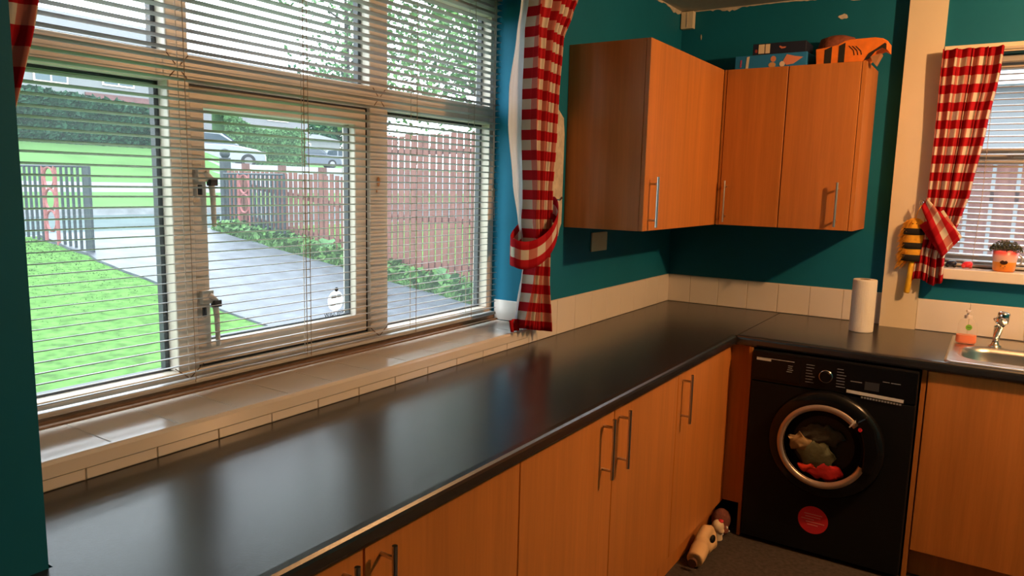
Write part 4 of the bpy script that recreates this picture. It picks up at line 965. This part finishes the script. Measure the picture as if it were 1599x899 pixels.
# cars
def car(label, cx_, cy_, z, ang, paint, L=4.2, grp=None):
    t = thing('car', label, 'car', (cx_, cy_, z), grp); T_ = Matrix.Translation((cx_, cy_, z)) @ Matrix.Rotation(ang, 4, 'Z'); W = 1.75
    body = [(-L/2, .32), (-L/2, .75), (-L/2+.12, .95), (-L/2+.35, 1.02), (L*.18, .98), (L*.40, .82), (L/2-.05, .68), (L/2, .5), (L/2, .30), (L*.42, .24), (-L*.42, .24)]
    b = M(); b.prism([(x, zz) for x, zz in body], 1, -W/2, W/2); obj('body', b, paint, t, bevel=.05, T=T_)
    cab = [(-L/2+.25, 1.0), (-L/2+.55, 1.46), (-L*.12, 1.54), (L*.06, 1.48), (L*.24, .97)]
    b = M(); b.prism(cab, 1, -W/2+.10, W/2-.10); cb = obj('cabin', b, paint, t, bevel=.04, T=T_)
    for s in (-1, 1):
        y = s*(W/2-.095)
        for P in ([(-L/2+.45, 1.04), (-L/2+.66, 1.40), (-L*.16, 1.45), (-L*.16, 1.04)], [(-L*.14, 1.04), (-L*.14, 1.45), (L*.05, 1.40), (L*.20, 1.02)]):
            b = M(); b.prism(P, 1, y-.01, y+.01); obj('side_window', b, 'carglass', cb, T=T_)
        for xw_ in (-L*.31, L*.32):
            b = M(); b.lathe((xw_, s*(W/2-.06), .31), [(0, -.10), (.28, -.10), (.31, -.06), (.31, .06), (.28, .09), (0, .09)], 1, 24); wh = obj('wheel', b, 'tyre', t, T=T_)
            b = M(); b.lathe((xw_, s*(W/2-.06), .31), [(0, s*.105), (.18, s*.10), (.20, s*.08)], 1, 16); obj('hub_cap', b, 'hub', wh, T=T_)
    b = M(); b.prism([(L*.08, 1.44), (L*.235, 1.0), (L*.25, 1.0), (L*.10, 1.45)], 1, -W/2+.18, W/2-.18); obj('windscreen', b, 'carglass', cb, T=T_)
    b = M(); b.box(L/2-.20, L/2-.01, -W/2+.01, -W/2+.35, .62, .74); b.box(L/2-.20, L/2-.01, W/2-.35, W/2-.01, .62, .74); obj('headlight', b, 'hub', t, T=T_)
car('white parked car on the far road, front half showing past the gate post', -27.3, 16.2, 1.02, math.radians(62), 'carwhite')
car('dark blue small car parked far up the road', -41, 34.0, 1.47, math.radians(60), 'carblue', 3.9)
car('pale silver car at the far end of the road, beyond the dark blue one', -43.5, 39.6, 1.52, math.radians(50), 'carwhite', 3.9)
# houses
def house(label, x, y0, y1, z0, zt, rise, wins, lower=None, depth=7):
    t = thing('house', label, 'house', (x-depth/2, (y0+y1)/2, z0))
    obj('wall', M().box(x-depth, x, y0, y1, z0-1, zt), 'render', t)
    b = M(); b.prism([(x+.3, zt), (x-depth/2, zt+rise), (x-depth-.3, zt)], 1, y0-.3, y1+.3); obj('roof', b, 'roof', t)
    if lower: obj('brick_base', M().box(x, x+.08, lower[0], lower[1], lower[2], lower[3]), 'brickred', t)
    for (a, c, d, e_) in wins:
        w_ = obj('window', M().box(x-.02, x+.06, a, c, d, e_), 'pvc', t); mm = (a+c)/2
        for p0, p1 in ((a+.08, mm-.04), (mm+.04, c-.08)): obj('pane', M().box(x+.055, x+.075, p0, p1, d+.08, e_-.08), 'housewin', w_)
house('pale rendered house with pinkish brick base, above the long hedge', -38, 10.0, 22.2, 2.2, 7.2, 2.0, [(11.2, 12.8, 4.9, 6.2), (14.0, 15.6, 5.0, 6.3), (17.3, 19.0, 5.2, 6.5)], (16.4, 22.2, 3.0, 4.75))
house('pale grey house behind the tall pale hedge', -46, 27, 38, 2.2, 7.4, 2.2, [(29.5, 31.3, 5.0, 6.4), (34, 36, 5.0, 6.4)])
house('white low building at the end of the road', -57, 44.2, 52, 1.6, 4.6, .8, [(46, 48, 3.1, 4.2)])
# behind the small window: red fence and a neighbour's pale wall
t = thing('back_fence', 'red-brown back fence seen through the small window blind', 'fence', (2.6, 2.6, -1.1))
for i in range(34):
    x = .2+i*.15; obj('board', M().box(x, x+.125, 2.6, 2.62, -1.1, .86+random.uniform(-.015, .015)), 'fence', t)
for z in (-.5, .55): obj('rail', M().box(.2, 5.3, 2.62, 2.66, z, z+.09), 'fence_rail', t)
obj('ground_back', M().box(-.3, 12, .3, 14, -1.3, -1.1), 'path', kind='structure')
t = thing('neighbour_house', 'pale neighbouring house beyond the back fence', 'house', (4.5, 9, -1.1))
obj('wall', M().box(1.0, 9.5, 8, 12, -1.1, 2.0), 'render', t); b = M(); b.prism([(7.7, 2.0), (10, 3.6), (12.3, 2.0)], 0, .8, 9.7); obj('roof', b, mat('pale_roof', (.38, .40, .42), .8, var=.1), t)
